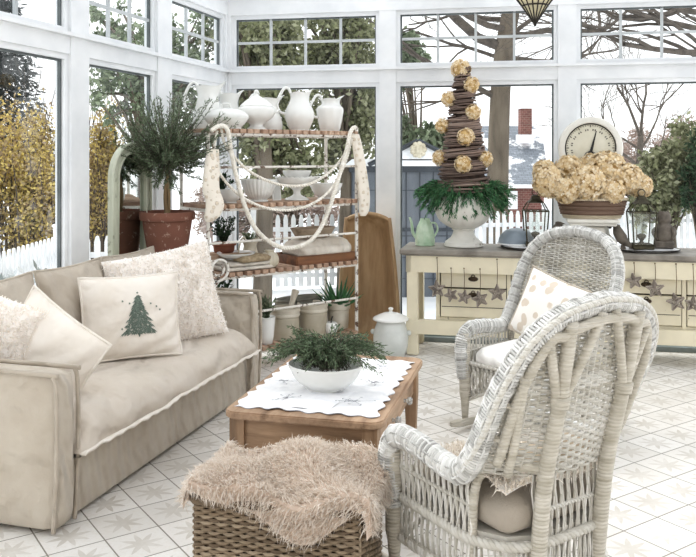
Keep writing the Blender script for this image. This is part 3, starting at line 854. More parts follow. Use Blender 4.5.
# runner
M['lace'] = noisy('white_embroidered_linen', '#fbfbfc', '#eeeff2', 14, .85, bump=.35, bs=25, dist=.01)
rw, rl = .66, .98
mb = MB()
def rag(u, v, z):
    x, y = (u-.5)*rw, (v-.5)*rl
    e = .012*(abs(sin(u*38))*(abs(v-.5) > .47)) 
    x += .012*sin(v*52)*(abs(u-.5)*2)**6; y += .012*sin(u*44)*(abs(v-.5)*2)**6
    return (x, y, z+.004+.0035*(1+sin(x*21+y*17))*(abs(sin(y*9+x*4)))+.006*max(0, sin(x*6-y*11))**8)
mb.grid(lambda u, v: rag(u, v, 0), 50, 70); mb.grid(lambda u, v: rag(u, 1-v, -.0035), 50, 70)
rn = thing('table_runner', 'white embroidered linen runner with scalloped edge on the coffee table', 'tablecloth', tc_+tx_*-.005+ty_*-.03+Vector((0, 0, tH)), TA)
mb.build('cloth', M['lace'], rn, smooth=True)
# a folded overlap across the front and grey flower embroidery
mb = MB()
def fold(u, v):
    x = -.05+(u-.5)*.36+.05*(v-.5); y = -.30+(v-.5)*.3
    return (x, y, .012+.005*sin(u*pi)*sin(v*pi)+.003*sin(x*30+y*22)-(.006 if u > .97 or v < .03 else 0))
mb.grid(fold, 26, 24); mb.build('fold', M['lace'], rn, smooth=True)
M['embroid'] = island('grey_embroidery', ['#8d8f96', '#a3a5ab', '#777981', '#b6b8bd'], .9)
for (x0, y0, s) in ((.2, -.34, 1), (-.12, -.36, .9), (.22, -.02, 1), (-.22, -.1, .8), (.19, .3, 1), (-.2, .3, .8), (.05, -.18, .7)):
    em = MB(); em.box((x0, y0, .0218), (.012, .012, .0012))
    for k in range(16):
        a = random.random()*2*pi; r_ = random.random()*.075*s; x, y = x0+r_*cos(a)*1.3, y0+r_*sin(a)
        b = random.random()*pi; L_ = .009
        zz = .0225
        V = [(x-L_*cos(b), y-L_*sin(b), zz), (x+L_*.4*sin(b), y-L_*.4*cos(b), zz), (x+L_*cos(b), y+L_*sin(b), zz), (x-L_*.4*sin(b), y+L_*.4*cos(b), zz)]
        em.add(V, [(0, 1, 2, 3)]); em.tube([(x0, y0, .0218), (x, y, .0222)], .0005, 3)
    em.build('embroidered_flower', M['embroid'], rn)
# bowl and greens
bc = Vector((-.108, 3.97, tH+.012))
bowl = thing('serving_bowl', 'white ironstone footed bowl holding greens on the coffee table', 'bowl', bc, TA)
mb = MB(); mb.lathe(profile([(.001, .004), (.075, .003), (.085, .012), (.13, .05), (.158, .105), (.163, .122), (.155, .12), (.12, .06), (.06, .03), (.001, .026)], 5), 32, Matrix.Scale(1.12, 4, (1, 0, 0)))
mb.build('bowl_body', M['china'], bowl, smooth=True)
M['cedar'] = island('cedar_greens', ['#5a6d57', '#75876c', '#8f9f82', '#44563f', '#687b5e'], .7, .15)
M['cedar_dark'] = island('fresh_fir_greens', ['#3d6a48', '#4d7d56', '#2f5539', '#639163', '#41704c'], .65, .15)
def sprig(tw, lf, P, n, L, W, r=.0025, spread=.8):
    P = arr(P); tw.tube(P, np.linspace(r, r*.4, len(P)), 4, cap=False)
    d = np.linspace(.08, 1, n); idx = d*(len(P)-1); i0 = np.clip(idx.astype(int), 0, len(P)-2); fr_ = (idx-i0)[:, None]
    Q = P[i0]*(1-fr_)+P[i0+1]*fr_; T_ = P[i0+1]-P[i0]; T_ /= np.linalg.norm(T_, axis=1)[:, None]
    D = T_+sph(n)*spread
    lf.addq(leafquads(Q, D, L, W), 4)
gr = thing('cedar_greenery', 'loose grey green cedar sprigs heaped in the white bowl', 'greenery', bc+Vector((0, 0, .085)), TA)
tw = MB(); lf = MB()
for i in range(210):
    a = random.random()*2*pi; R = random.uniform(.12, .31)*(1.0 if abs(cos(a)) > .6 else .72); h = random.uniform(.02, .11)*(1.3-R*2.0)+.025
    s0 = arr([random.gauss(0, .05), random.gauss(0, .04), .02]); e = arr([R*cos(a), R*sin(a)*.85, .035+h+random.gauss(0, .018)])
    m = (s0+e)/2+arr([0, 0, .05]); e[2] -= max(0, R-.2)*.45
    sprig(tw, lf, spline([s0, m, e], 5), 46, .024, .0055, .002, .75)
tw.build('twig', M['twig'], gr); lf.build('sprig', M['cedar'], gr)

# ================================================================ wicker basket with fur throw
M['basket'] = island('brown_willow', ['#7f6f5c', '#9a8a75', '#6b5c4b', '#ad9d88', '#897863'], .6)
M['basket_dark'] = noisy('shaded_willow_inside', '#4a3b2d', '#372b20', 10, .9)  # dark backing sheets, painted as the shade in the gaps of the weave
BA = atan2(-.125, .59); bl = Vector((-.546, 2.925, 0)); bxv = Vector((cos(BA), sin(BA), 0)); byv = Vector((-sin(BA), cos(BA), 0))
bW, bD, bH = .60, .40, .405
bk = thing('wicker_basket', 'square brown willow basket standing before the coffee table, draped with fur', 'basket', bl+bxv*bW/2+byv*bD/2, BA)
def weavewall(mb, A, B, h, rows, r=.0078, pitch=.034, out=1, z0=.01):
    A = arr(A); B = arr(B); d = B-A; L = np.linalg.norm(d[:2]); d = d/np.linalg.norm(d); nrm = arr([d[1], -d[0], 0])*out
    k = int(L/pitch); n = k*4
    for i in range(rows):
        z = z0+h*(i+.5)/rows; s = np.linspace(0, L, n+1)
        off = .006*np.sin(pi*s/pitch+pi*i)
        P = A+d*s[:, None]+nrm*off[:, None]; P[:, 2] = z+rng.normal(0, .0008, n+1)
        mb.tube(P, r, 5)
    for j in range(k+1):
        P = A+d*(j*pitch); mb.tube([(P[0], P[1], z0), (P[0], P[1], z0+h)], .0045, 5)
ww = MB(); c4 = [(-bW/2, -bD/2, 0), (bW/2, -bD/2, 0), (bW/2, bD/2, 0), (-bW/2, bD/2, 0)]
for i in range(4): weavewall(ww, c4[i], c4[(i+1) % 4], bH-.03, 34, .0064, .029)
ww.build('woven_wall', M['basket'], bk, smooth=True)
mb = MB()
for (a, b, e, d) in ((0, -bD/2+.008, bW-.015, .004), (0, bD/2-.008, bW-.015, .004)): mb.box((a, b, bH/2), (e, d, bH-.03))
for (a, b, e, d) in ((-bW/2+.008, 0, .004, bD-.015), (bW/2-.008, 0, .004, bD-.015)): mb.box((a, b, bH/2), (e, d, bH-.03))
mb.box((0, 0, .015), (bW-.02, bD-.02, .01)); mb.build('shade_lining', M['basket_dark'], bk)
mb = MB(); rp_ = [(x, y, bH-.012) for x, y in rrect(bW+.012, bD+.012, .02, 4)]
mb.rope(rp_, .016, .05, 3, 6, True); mb.build('rim', M['basket'], bk, smooth=True)
mb = MB(); mb.rope([(x, y, .016) for x, y in rrect(bW+.012, bD+.012, .02, 4)], .014, .05, 3, 6, True); mb.build('foot_rim', M['basket'], bk, smooth=True)
for s in (-1, 1):
    mb = MB(); P = spline([(s*(bW/2+.012), -.08, bH-.12), (s*(bW/2+.03), -.07, bH-.06), (s*(bW/2+.03), .07, bH-.06), (s*(bW/2+.012), .08, bH-.12)], 6); mb.rope(P, .012, .04, 2, 5); mb.build('handle', M['basket'], bk, smooth=True)
# fur throw
t = NT('fur_hide'); M['hide'] = t.fin(lin('#dccbbd'), .95, spec=.05)
M['furstrand'] = island('blush_fur_strands', ['#e6dcd1', '#efe7de', '#f5efe8', '#dfd3c6', '#f9f5f0', '#d3c6b7', '#ece3d9'], .8, .4, .1)
ft = thing('fur_throw', 'shaggy blush beige faux fur throw heaped over the willow basket', 'throw', bk.location+Vector((0, 0, bH)), BA)
def thr(u, v):
    x = (u-.5)*.82; y = (v-.5)*.60
    hx_, hy_ = bW/2+.025, bD/2+.02
    ex, ey = max(0, abs(x)-hx_), max(0, abs(y)-hy_)
    lumps = .024*sin(x*9+1.2)*cos(y*8-.4)+.016*sin(x*19+y*13)+.028*max(0, sin(x*5.2-y*6.5+2.2))**2
    z = .038+lumps
    d = sqrt(ex*ex+ey*ey)
    dep = d*(1.0 if y > 0 or ex > 0 else .75+.55*sin(x*8.5+.6))
    z -= 1.0*dep
    px_ = math.copysign(min(abs(x), hx_+.35*ex*.3), x); py_ = math.copysign(min(abs(y), hy_+.1*ey), y)
    z -= .018*min(1, d/.025)
    return (px_+.012*sin(y*22), py_-.014*sin(x*17)*(y < 0), z)
mb = MB(); mb.grid(thr, 60, 46); hide = mb.build('hide', M['hide'], ft, smooth=True)
mb = MB(); n = 15000
uv = rng.uniform(.004, .992, (n*3, 2)); _P = arr([thr(a, b) for a, b in uv]); _A = np.linalg.norm(np.cross(arr([thr(a+.006, b) for a, b in uv])-_P, arr([thr(a, b+.006) for a, b in uv])-_P), axis=1); uv = uv[rng.choice(n*3, n, p=_A/_A.sum(), replace=True)]; P = arr([thr(a, b) for a, b in uv]); Pu = arr([thr(a+.006, b) for a, b in uv])-P; Pv = arr([thr(a, b+.006) for a, b in uv])-P
N = np.cross(Pu, Pv); N /= np.linalg.norm(N, axis=1)[:, None]+1e-9
flow = np.stack([.55*np.sin(P[:, 1]*14+P[:, 0]*6), -.75+.5*np.sin(P[:, 0]*11), np.zeros(n)], 1)
fur(mb, P, N*.7+flow*.75, .048, .0034, .25, .22); pl_ = mb.build('fur_pile', M['furstrand'], ft); tag(pl_, kind='stuff')
# ================================================================ console work bench
CA = atan2(-.208, .978); cx_ = Vector((cos(CA), sin(CA), 0)); cy_ = Vector((-sin(CA), cos(CA), 0))
CF = Vector((.469, 6.63, 0)); CLn, CD, CT = 2.72, .53, .86
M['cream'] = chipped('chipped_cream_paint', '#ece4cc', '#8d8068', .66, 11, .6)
M['cream_shade'] = chipped('shaded_cream_paint', '#ddd5bb', '#8a7d66', .66, 9, .6)  # darker copy of the cream, shade painted into the recessed rear legs
M['slate'] = noisy('worn_slate_top', '#6f6a63', '#a39d94', 3.5, .55, (1, 1, 1), .25, 30)
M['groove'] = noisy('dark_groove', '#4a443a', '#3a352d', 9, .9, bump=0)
con = thing('console_cabinet', 'long cream painted workbench cabinet with slate top below the right windows', 'cabinet', CF, CA)
mb = MB(); mb.box((CLn/2-.02, CD/2, CT-.02), (CLn+.06, CD+.05, .04), bev=.006)
mb.box((CLn/2-.02, CD/2, CT-.045), (CLn+.02, CD+.02, .012)); mb.build('worktop', M['slate'], con)
mb = MB(); mb.box((CLn/2, .02, .745), (CLn, .04, .14)); mb.build('apron', M['cream'], con)
mb = MB(); mb.box((CLn/2, .02, .235), (CLn, .045, .115)); mb.build('bottom_rail', M['cream'], con)
mb = MB(); mb.box((.02, CD/2, .745), (.04, CD, .14)); mb.build('side_apron', M['cream'], con)
mb = MB(); mb.box((.02, CD/2, .235), (.04, CD, .115)); mb.build('side_rail', M['cream'], con)
for x in (.05, 1.48, CLn-.05):
    for y in (.05, CD-.05):
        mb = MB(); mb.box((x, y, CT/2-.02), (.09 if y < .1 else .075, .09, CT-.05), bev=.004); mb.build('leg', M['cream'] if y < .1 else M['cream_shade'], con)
mb = MB(); x0 = .235
mb.box(((x0+CLn-.1)/2, .30, .235), (CLn-.1-x0, .42, .11)); mb.box(((x0+CLn-.1)/2, .5, .5), (CLn-.1-x0, .03, .44)); mb.box((x0+.01, .30, .5), (.025, .4, .44)); mb.box(((x0+CLn-.1)/2, .075, .30), (CLn-.1-x0, .03, .02))
mb.build('cabinet_case', M['cream'], con)
cols = [(.27, .80), (.83, 1.43), (1.53, 2.11), (2.14, 2.6)]
mb = MB()
for x in (.252, .815, 1.48, 2.125, 2.62): mb.box((x, .07, .5), (.03, .035, .42))
mb.box(((x0+CLn-.1)/2, .075, .69), (CLn-.1-x0, .03, .03)); mb.build('divider', M['cream'], con)
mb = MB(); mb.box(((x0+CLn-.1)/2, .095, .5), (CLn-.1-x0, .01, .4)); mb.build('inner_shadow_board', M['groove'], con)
M['pull'] = noisy('bronze_pull', '#5a4c3c', '#3c3226', 16, .5, bump=.1, metal=.5)
def cup_pull(par, x, z, y):
    p = MB()
    p.lathe([(1e-4, -.0075), (.034, -.006), (.04, 0), (.034, .007), (.018, .011), (1e-4, .0115)], 20, Tr(x, y, z)@Rx(pi/2)@Matrix.Diagonal((1, .5, 1, 1)))
    p.tube([(x+.014*cos(a), y-.012, z+.02+.014*sin(a)) for a in np.linspace(0, 2*pi, 16, endpoint=False)], .0035, 6, True)
    p.build('pull', M['pull'], par, smooth=True)
for i, (a, b) in enumerate(cols):
    for (z0, z1) in ((.553, .672), (.313, .545)):
        mb = MB(); mb.box(((a+b)/2, .068, (z0+z1)/2), (b-a-.012, .04, z1-z0-.006), bev=.003)
        if z1 < .6:
            pass
        d = mb.build('drawer', M['cream'], con)
        cup_pull(d, (a+b)/2+(.0 if i < 2 else .03), z0+(z1-z0)*(.62 if z1 > .6 else .80), .047)
    # the long lower drawer is scored into boards
mb = MB()
for i, (a, b) in enumerate(cols):
    mb.box(((a+b)/2, .0465, .40), (b-a-.03, .003, .004))
mb.build('scored_line', M['groove'], con)
def cp(s, y, z=CT): return CF+cx_*s+cy_*y+Vector((0, 0, z))
def cpx(u, y, z=CT):          # console point at depth y below pixel column u
    k = (u-CX)/F; B = CF+cy_*y
    s = (k*B.y-B.x)/(cx_.x-k*cx_.y)
    return B+cx_*s+Vector((0, 0, z))

# mint watering can
M['mint'] = noisy('mint_glaze', '#cfe0cb', '#a9c6a8', 9, .3, bump=.05)
o = thing('watering_can', 'small mint green fluted watering can on the left end of the workbench', 'watering can', cpx(425, .3), CA)
mb = MB()
def flut(a, r, z): return (r*(1+.05*cos(9*a+z*22)) if .02 < z < .2 else r, z)
mb.lathe(profile([(.001, 0), (.074, 0), (.080, .02), (.078, .08), (.066, .15), (.045, .205), (.040, .225), (.034, .225), (.036, .2), (.001, .19)], 5), 54, deform=flut); mb.build('can_body', M['mint'], o, smooth=True)
mb = MB(); mb.tube(spline([(-.06, 0, .05), (-.10, 0, .10), (-.115, 0, .19), (-.13, 0, .235)], 6), np.linspace(.016, .009, 19), 8); mb.build('spout', M['mint'], o, smooth=True)
mb = MB(); mb.tube(spline([(.04, 0, .19), (.09, 0, .185), (.105, 0, .13), (.073, 0, .07)], 6), .008, 8); mb.build('handle', M['mint'], o, smooth=True)

# urn with twig cone and greens
M['urn'] = chipped('chipped_white_iron', '#e8e6df', '#8e8271', .62, 10, .6)
uc = cpx(463.5, .30); uc_s = 1.0
urn = thing('garden_urn', 'weathered white pedestal urn on the workbench carrying a twig cone', 'urn', uc, CA)
def lobes(a, r, z): return (r*(1+.075*abs(sin(6*a))**.5*(1 if .15 < z < .38 else 0)), z)
mb = MB(); mb.lathe(profile([(.001, 0), (.152, 0), (.155, .03), (.15, .042), (.125, .06), (.10, .085), (.085, .13), (.098, .142), (.09, .152)], 4), 32); mb.build('pedestal', M['urn'], urn, smooth=True, auto=50)
mb = MB(); mb.lathe(profile([(.08, .15), (.12, .165), (.185, .215), (.222, .29), (.226, .35), (.205, .41), (.175, .44), (.195, .455), (.185, .46), (.15, .44), (.001, .43)], 5), 60, deform=lobes); mb.build('basin', M['urn'], urn, smooth=True)
M['twigs'] = island('grapevine_twigs', ['#6f6058', '#8a786f', '#5a4d47', '#a69489', '#7b6a62'], .85)
tc0 = uc+Vector((0, 0, .46))
cone = thing('twig_cone', 'tall cone of wound grapevine twigs standing in the white urn', 'topiary', tc0, CA)
mb = MB(); hC = 1.03
for k in range(95):
    a0 = random.random()*6.3; z0 = hC*k/95; n = 40; tt = np.linspace(0, 1, n); tn = random.uniform(.8, 1.6)
    z = z0+tt*random.uniform(.02, .09)+.008*np.sin(tt*9+a0); z = np.clip(z, 0, hC)
    R = .172*(1-z/hC)**.85+.045+rng.normal(0, .006)+.006*np.sin(tt*15+k)
    mb.tube(np.stack([R*np.cos(a0+tt*6.28*tn), R*np.sin(a0+tt*6.28*tn), z], 1), .0075*random.uniform(.5, 1.2), 4)
mb.build('twig_winding', M['twigs'], cone, smooth=True)
mb = MB(); mb.lathe([(.001, -.02), (.205, 0), (.135, .3), (.085, .65), (.05, .95), (.045, hC), (.001, hC)], 20); mb.build('core', noisy('twig_core', '#4d3d35', '#3a2e28', 30, .9, bump=.6), cone)
# dried hydrangeas
M['hydrangea'] = island('dried_hydrangea_petal', ['#e8d3ab', '#f0dfbd', '#f8ecd3', '#dfc698', '#ecd8b0', '#fbf3e2', '#e2cca2'], .8, .25, .1)
M['hyd_core'] = noisy('dried_flower_core', '#d6bb88', '#bd9e6b', 30, .9)
def hydrangea_mesh(R, n):
    mb = MB(); D = sph(n); C = D*R*rng.uniform(.86, 1.04, (n, 1))
    A = np.cross(D, sph(n)); A /= np.linalg.norm(A, axis=1)[:, None]; B = np.cross(D, A); s = max(.016, R*.24)
    for k in range(4):
        a = k*pi/2; e = A*cos(a)+B*sin(a); f = -A*sin(a)+B*cos(a)
        V = np.stack([C, C+e*s*.55+f*s*.4+D*s*.15, C+e*s*1.0+D*s*.3*rng.uniform(.2, 1.4, (n, 1)), C+e*s*.55-f*s*.4+D*s*.15], 1)
        mb.addq(V.reshape(-1, 3), 4)
    return mb
def hydrangea(label, c, R, n, group, stem=True):
    o = thing('dried_hydrangea', label, 'flower', c, 0, group)
    hydrangea_mesh(R, n).build('petals', M['hydrangea'], o)
    mb = MB(); mb.ball((0, 0, 0), R*.86, 8); mb.build('flower_heart', M['hyd_core'], o)
    return o
hl = [(461, 67, .062, 'topmost small dried hydrangea crowning the twig cone'), (470, 84, .05, 'dried hydrangea just below the crown on the right of the twig cone'), (449, 98, .05, 'dried hydrangea high on the left edge of the twig cone'),
      (471, 112, .048, 'dried hydrangea halfway down the right edge of the twig cone'), (443, 125, .048, 'dried hydrangea halfway down the left edge of the twig cone'), (463, 137, .054, 'dried hydrangea facing out at the middle of the twig cone'),
      (440, 158, .05, 'dried hydrangea at the lower left edge of the twig cone'), (460, 164, .054, 'lowest dried hydrangea on the front of the twig cone'), (483, 159, .05, 'dried hydrangea at the lower right edge of the twig cone')]
for (u, v, R, lb) in hl:
    z = H-(v-HZ)/F*(uc.y-.15); h = z-tc0.z; rad = max(.0, .172*max(0, 1-h/hC)**.85+.05)
    lat = (u-CX)/F*uc.y-uc.x
    fy_ = -sqrt(max(.0, rad*rad-lat*lat)) if h < hC-.03 else 0
    c_ = uc+Vector((lat, fy_-.01 if h < hC-.03 else 0, z-uc.z)); hydrangea(lb, c_, R*1.3, 130, 'dried hydrangeas pinned to the twig cone')
fir = thing('fir_garland', 'fresh green fir and cedar collar spilling over the rim of the white urn', 'greenery', uc+Vector((0, 0, .45)), CA)
tw = MB(); lf = MB()
for i in range(270):
    a = 2*pi*i/270+random.gauss(0, .1); R = random.uniform(.26, .37)*(1+.12*abs(cos(a)))
    s0 = arr([.14*cos(a), .14*sin(a), .03]); e = arr([R*cos(a), R*sin(a)*.75, random.uniform(-.15, .04)-(.07 if sin(a) < -.2 else 0)*random.random()]); m = (s0+e)/2+arr([0, 0, .055])
    sprig(tw, lf, spline([s0, m, e], 5), 48, .040, .0075, .002, .55)
tw.build('twig', M['twig'], fir); lf.build('sprig', M['cedar_dark'], fir)

# enamel trays
M['enamel'] = noisy('white_enamel', '#f5f6f6', '#e7e9ea', 4, .18, bump=.02)
M['blue_grey'] = noisy('blue_grey_enamel', '#98a3ad', '#828d98', 4, .3, bump=.02)
def tray(label, c, rx_, ry_):
    o = thing('enamel_tray', label, 'tray', c, CA, 'white enamel trays'); Ms = Matrix.Diagonal((rx_, ry_, 1, 1))
    mb = MB(); mb.lathe([(.001, .0), (.8, .0), (.97, .012), (1.0, .016), (1.0, .02), (.96, .018), (.8, .026), (.001, .027)], 36, Ms); mb.build('tray_body', M['enamel'], o, smooth=True, auto=40)
    mb = MB(); mb.tube([(1.0*rx_*cos(a), ry_*sin(a), .017) for a in np.linspace(0, 2*pi, 48, endpoint=False)], .005, 5, True); mb.build('dark_rim', M['iron'], o, smooth=True)
tray('white enamel tray with dark rim under the left lantern', cpx(537, .23), .285, .2)
tray('white enamel tray with dark rim under the right lantern and stone figure', cpx(645, .26), .26, .2)
o = thing('enamel_dome', 'low blue grey enamel dome lid standing on the left tray', 'lid', cpx(517, .3, CT+.027), CA)
mb = MB(); mb.lathe(profile([(.15, 0), (.152, .012), (.14, .06), (.09, .115), (.001, .135)], 5), 32); mb.build('dome', M['blue_grey'], o, smooth=True)
mb = MB(); mb.lathe([(.155, 0), (.16, .006), (.155, .014), (.15, .014)], 32); mb.build('rim', M['enamel'], o, smooth=True)

# lanterns
M['lgreen'] = noisy('tarnished_bronze', '#57523f', '#3d3a2d', 14, .5, bump=.1, metal=.4)
t = NT('lantern_glass'); g1 = t.n('ShaderNodeBsdfTransparent'); g2 = t.n('ShaderNodeBsdfGlossy'); g2.inputs[1].default_value = .02; g1.inputs[0].default_value = (.95, .97, .96, 1)
m_ = t.n('ShaderNodeMixShader'); m_.inputs[0].default_value = .10; t.l(g1.outputs[0], m_.inputs[1]); t.l(g2.outputs[0], m_.inputs[2]); t.l(m_.outputs[0], t.out.inputs[0]); M['lglass'] = t.m
def lantern(label, c):
    o = thing('lantern', label, 'lantern', c, CA+.12, 'glass lanterns')
    b, m_, tp = .075, .092, .055; zb, zm, zt = .03, .285, .355
    mb = MB(); mb.box((0, 0, .015), (.16, .16, .03), bev=.006); mb.build('base', M['lgreen'], o)
    mb = MB()
    for sx_ in (-1, 1):
        for sy_ in (-1, 1):
            mb.tube([(sx_*b, sy_*b, zb), (sx_*m_, sy_*m_, zm)], .0055, 4); mb.tube([(sx_*m_, sy_*m_, zm), (sx_*tp, sy_*tp, zt)], .0055, 4)
    for z, w_ in ((zb+.004, b), (zm, m_), (zt, tp)):
        for (p, q) in (((-1, -1), (1, -1)), ((1, -1), (1, 1)), ((1, 1), (-1, 1)), ((-1, 1), (-1, -1))): mb.tube([(p[0]*w_, p[1]*w_, z), (q[0]*w_, q[1]*w_, z)], .005, 4)
    mb.build('frame', M['lgreen'], o)
    mb = MB(); mb.lathe([(.078, zt), (.05, zt+.025), (.04, zt+.05), (.03, zt+.055), (.001, zt+.06)], 4, Rz(pi/4)); mb.build('cap', M['lgreen'], o)
    mb = MB(); mb.tube([(.028*cos(a), 0, zt+.08+.028*sin(a)) for a in np.linspace(0, 2*pi, 18, endpoint=False)], .004, 5, True); mb.build('ring', M['lgreen'], o)
    for k in range(4):
        mb = MB(); mb.add([(-b, -b, zb), (b, -b, zb), (m_, -m_, zm), (-m_, -m_, zm)], [(0, 1, 2, 3)], Rz(k*pi/2)); mb.build('glass_pane', M['lglass'], o)
    mb = MB(); mb.lathe(profile([(.001, 0), (.026, 0), (.03, .01), (.012, .03), (.03, .055), (.034, .075), (.02, .085), (.001, .09)], 4), 16, Tr(0, 0, .03)); lampo = mb.build('oil_burner', M['lgreen'], o, smooth=True)
    mb = MB(); mb.lathe(profile([(.022, .12), (.036, .145), (.03, .18), (.018, .215), (.017, .26)], 5), 18, cap=False); mb.build('chimney', M['lglass'], lampo, smooth=True)
lantern('glass lantern on the left enamel tray, left of the flower basket', cpx(535.5, .17, CT+.028))
lantern('glass lantern right of the flower basket beside the stone figure', cpx(641.5, .17, CT+.028))

# kitchen scale with dial
M['scale'] = noisy('cream_enamel_scale', '#e9e8e2', '#dcdad2', 5, .35, bump=.03)
M['dial'] = noisy('dial_face', '#e3e0d2', '#d3cfbd', 6, .5, bump=0)
M['ink'] = noisy('black_ink', '#2b2a28', '#1f1e1d', 9, .6, bump=0)
scp = cpx(590, .40); sc = thing('dial_scale', 'large white antique shop scale with a round dial behind the flower basket', 'scale', scp, CA)
zd = (H-(148-HZ)/F*scp.y)-CT; Rd = .255
mb = MB(); mb.prism([(-.22, .0), (.22, .0), (.21, .06), (.15, .12), (.13, .28), (.16, zd-.14), (-.16, zd-.14), (-.13, .28), (-.15, .12), (-.21, .06)], -.02, .09); mb.build('column', M['scale'], sc)
mb = MB(); mb.box((0, -.13, .05), (.36, .30, .10), bev=.02, seg=2); mb.box((0, -.15, .145), (.2, .2, .1), bev=.01); mb.build('base', M['scale'], sc)
mb = MB(); mb.box((0, -.17, .215), (.36, .30, .022), bev=.008); mb.box((0, -.17, .242), (.40, .33, .03), bev=.008); mb.build('platform', M['scale'], sc)
mb = MB(); mb.box((-.13, -.17, .195), (.02, .25, .02)); mb.box((.13, -.17, .195), (.02, .25, .02)); mb.build('lever', M['iron'], sc)
D_ = Tr(0, -.02, zd)@Rx(pi/2)
mb = MB(); mb.lathe([(.001, -.12), (Rd*.95, -.11), (Rd, -.06), (Rd, .03), (Rd*.97, .045), (Rd*.86, .052), (Rd*.80, .045), (Rd*.78, .02), (.001, .02)], 48, D_); dh = mb.build('dial_housing', M['scale'], sc, smooth=True, auto=45)
mb = MB(); mb.lathe([(.001, .021), (Rd*.78, .022)], 48, D_); mb.build('dial_face', M['dial'], dh)
mb = MB(); mb.tube([(Rd*.775*cos(a), -.046, zd+Rd*.775*sin(a)) for a in np.linspace(0, 2*pi, 48, endpoint=False)], .006, 5, True); mb.build('dial_rim', M['iron'], dh, smooth=True)
mb = MB()
for k in range(60):
    a = 2*pi*k/60; r0 = Rd*(.66 if k % 5 == 0 else .70)
    mb.tube([(r0*sin(a), -.0445, zd+r0*cos(a)), (Rd*.74*sin(a), -.0445, zd+Rd*.74*cos(a))], .0022 if k % 5 else .0035, 4)
for k in range(16):      # blurred numerals are read only as small dark blocks
    a = 2*pi*(k+.5)/16; r0 = Rd*.58
    for j in (-1, 1): mb.box((0, 0, 0), (.009, .002, .014), Tr(r0*sin(a), -.0445, zd+r0*cos(a))@Ry(a)@Tr(j*.009, 0, 0))
for k in range(2):
    mb.tube([(.045*cos(a)*(1 if k else .7)+.0, -.0445, zd-.06+.03*sin(a)*(1 if k else .7)) for a in np.linspace(.6, 5.4, 16)], .0025, 4)
mb.build('dial_marking', noisy('faded_ink', '#77736a', '#5f5b53', 9, .6, bump=0), dh)
mb = MB(); a = radians(14)
mb.add([(-.012, 0, -.0), (.012, 0, 0), (.003, 0, Rd*.74), (-.003, 0, Rd*.74)], [(0, 1, 2, 3)], Tr(0, -.052, zd-.045)@Ry(a)); mb.lathe([(.001, 0), (.024, 0), (.02, .008), (.001, .01)], 16, Tr(0, -.049, zd-.045)@Rx(pi/2)); mb.build('needle', M['ink'], dh)

# basket of hydrangeas on the scale platform
bcn = scp+cx_*0+cy_*(-.17)+Vector((0, 0, .257))
fb = thing('flower_basket', 'low oval wicker basket packed with dried hydrangeas on the scale platform', 'basket', bcn, CA)
M['brownwick'] = island('brown_wicker', ['#7d6758', '#8f796a', '#6b5648', '#a38d7d'], .65)
M['palewick'] = island('pale_wicker', ['#d8cdb8', '#c8bca5', '#e3dac8'], .65)
def ovalweave(mb, z0, z1, rows, r0, r1, asp, r=.006, k=36):
    for i in range(rows):
        f = (i+.5)/rows; z = z0+(z1-z0)*f; R = r0+(r1-r0)*f; a = np.linspace(0, 2*pi, k*4, endpoint=False)
        off = R+.005*np.sin(a*k/2*1.0+pi*i)
        mb.tube(np.stack([off*np.cos(a), off*np.sin(a)*asp, np.full_like(a, z)], 1), r, 5, True)
mb = MB(); ovalweave(mb, .03, .15, 11, .235, .265, .62); mb.build('woven_side', M['brownwick'], fb, smooth=True)
mb = MB(); ovalweave(mb, .0, .03, 3, .215, .225, .62); mb.rope([(.272*cos(a), .272*.62*sin(a), .155) for a in np.linspace(0, 2*pi, 60, endpoint=False)], .011, .05, 3, 5, True); mb.build('woven_rim', M['palewick'], fb, smooth=True)
mb = MB(); mb.lathe([(.001, .01), (.21, .01), (.25, .13), (.001, .125)], 30, Matrix.Diagonal((1, .62, 1, 1))); mb.build('shade_lining', M['basket_dark'], fb)
hb = [(549, 182, 15.5, -.06, 'dried hydrangea head drooping over the left end of the basket'), (545, 172, 12, .07, 'half hidden dried hydrangea at the far left rear of the basket'), (569, 170, 14, .08, 'dried hydrangea in the left rear row of the basket'),
      (566, 190, 13, -.13, 'smaller dried hydrangea in the front row of the basket, second from left'), (588, 183, 17, -.13, 'largest dried hydrangea in the centre front of the basket'), (607, 171, 19, .05, 'big dried hydrangea rising at the right rear of the basket'),
      (612, 191, 12.5, -.14, 'small pale dried hydrangea in the front row right of centre'), (627, 179, 15, -.02, 'dried hydrangea at the right of the basket, above the small pale one'), (640, 186, 12, -.04, 'dried hydrangea drooping over the right end of the basket'), (590, 166, 12, .12, 'dried hydrangea peeping up below the scale dial')]
for (u, v, rp_, dy, lb) in hb:
    Y = bcn.y+dy; p = at(u, v, Y); hydrangea(lb, p, rp_/F*Y, 300, 'dried hydrangeas in the oval basket')

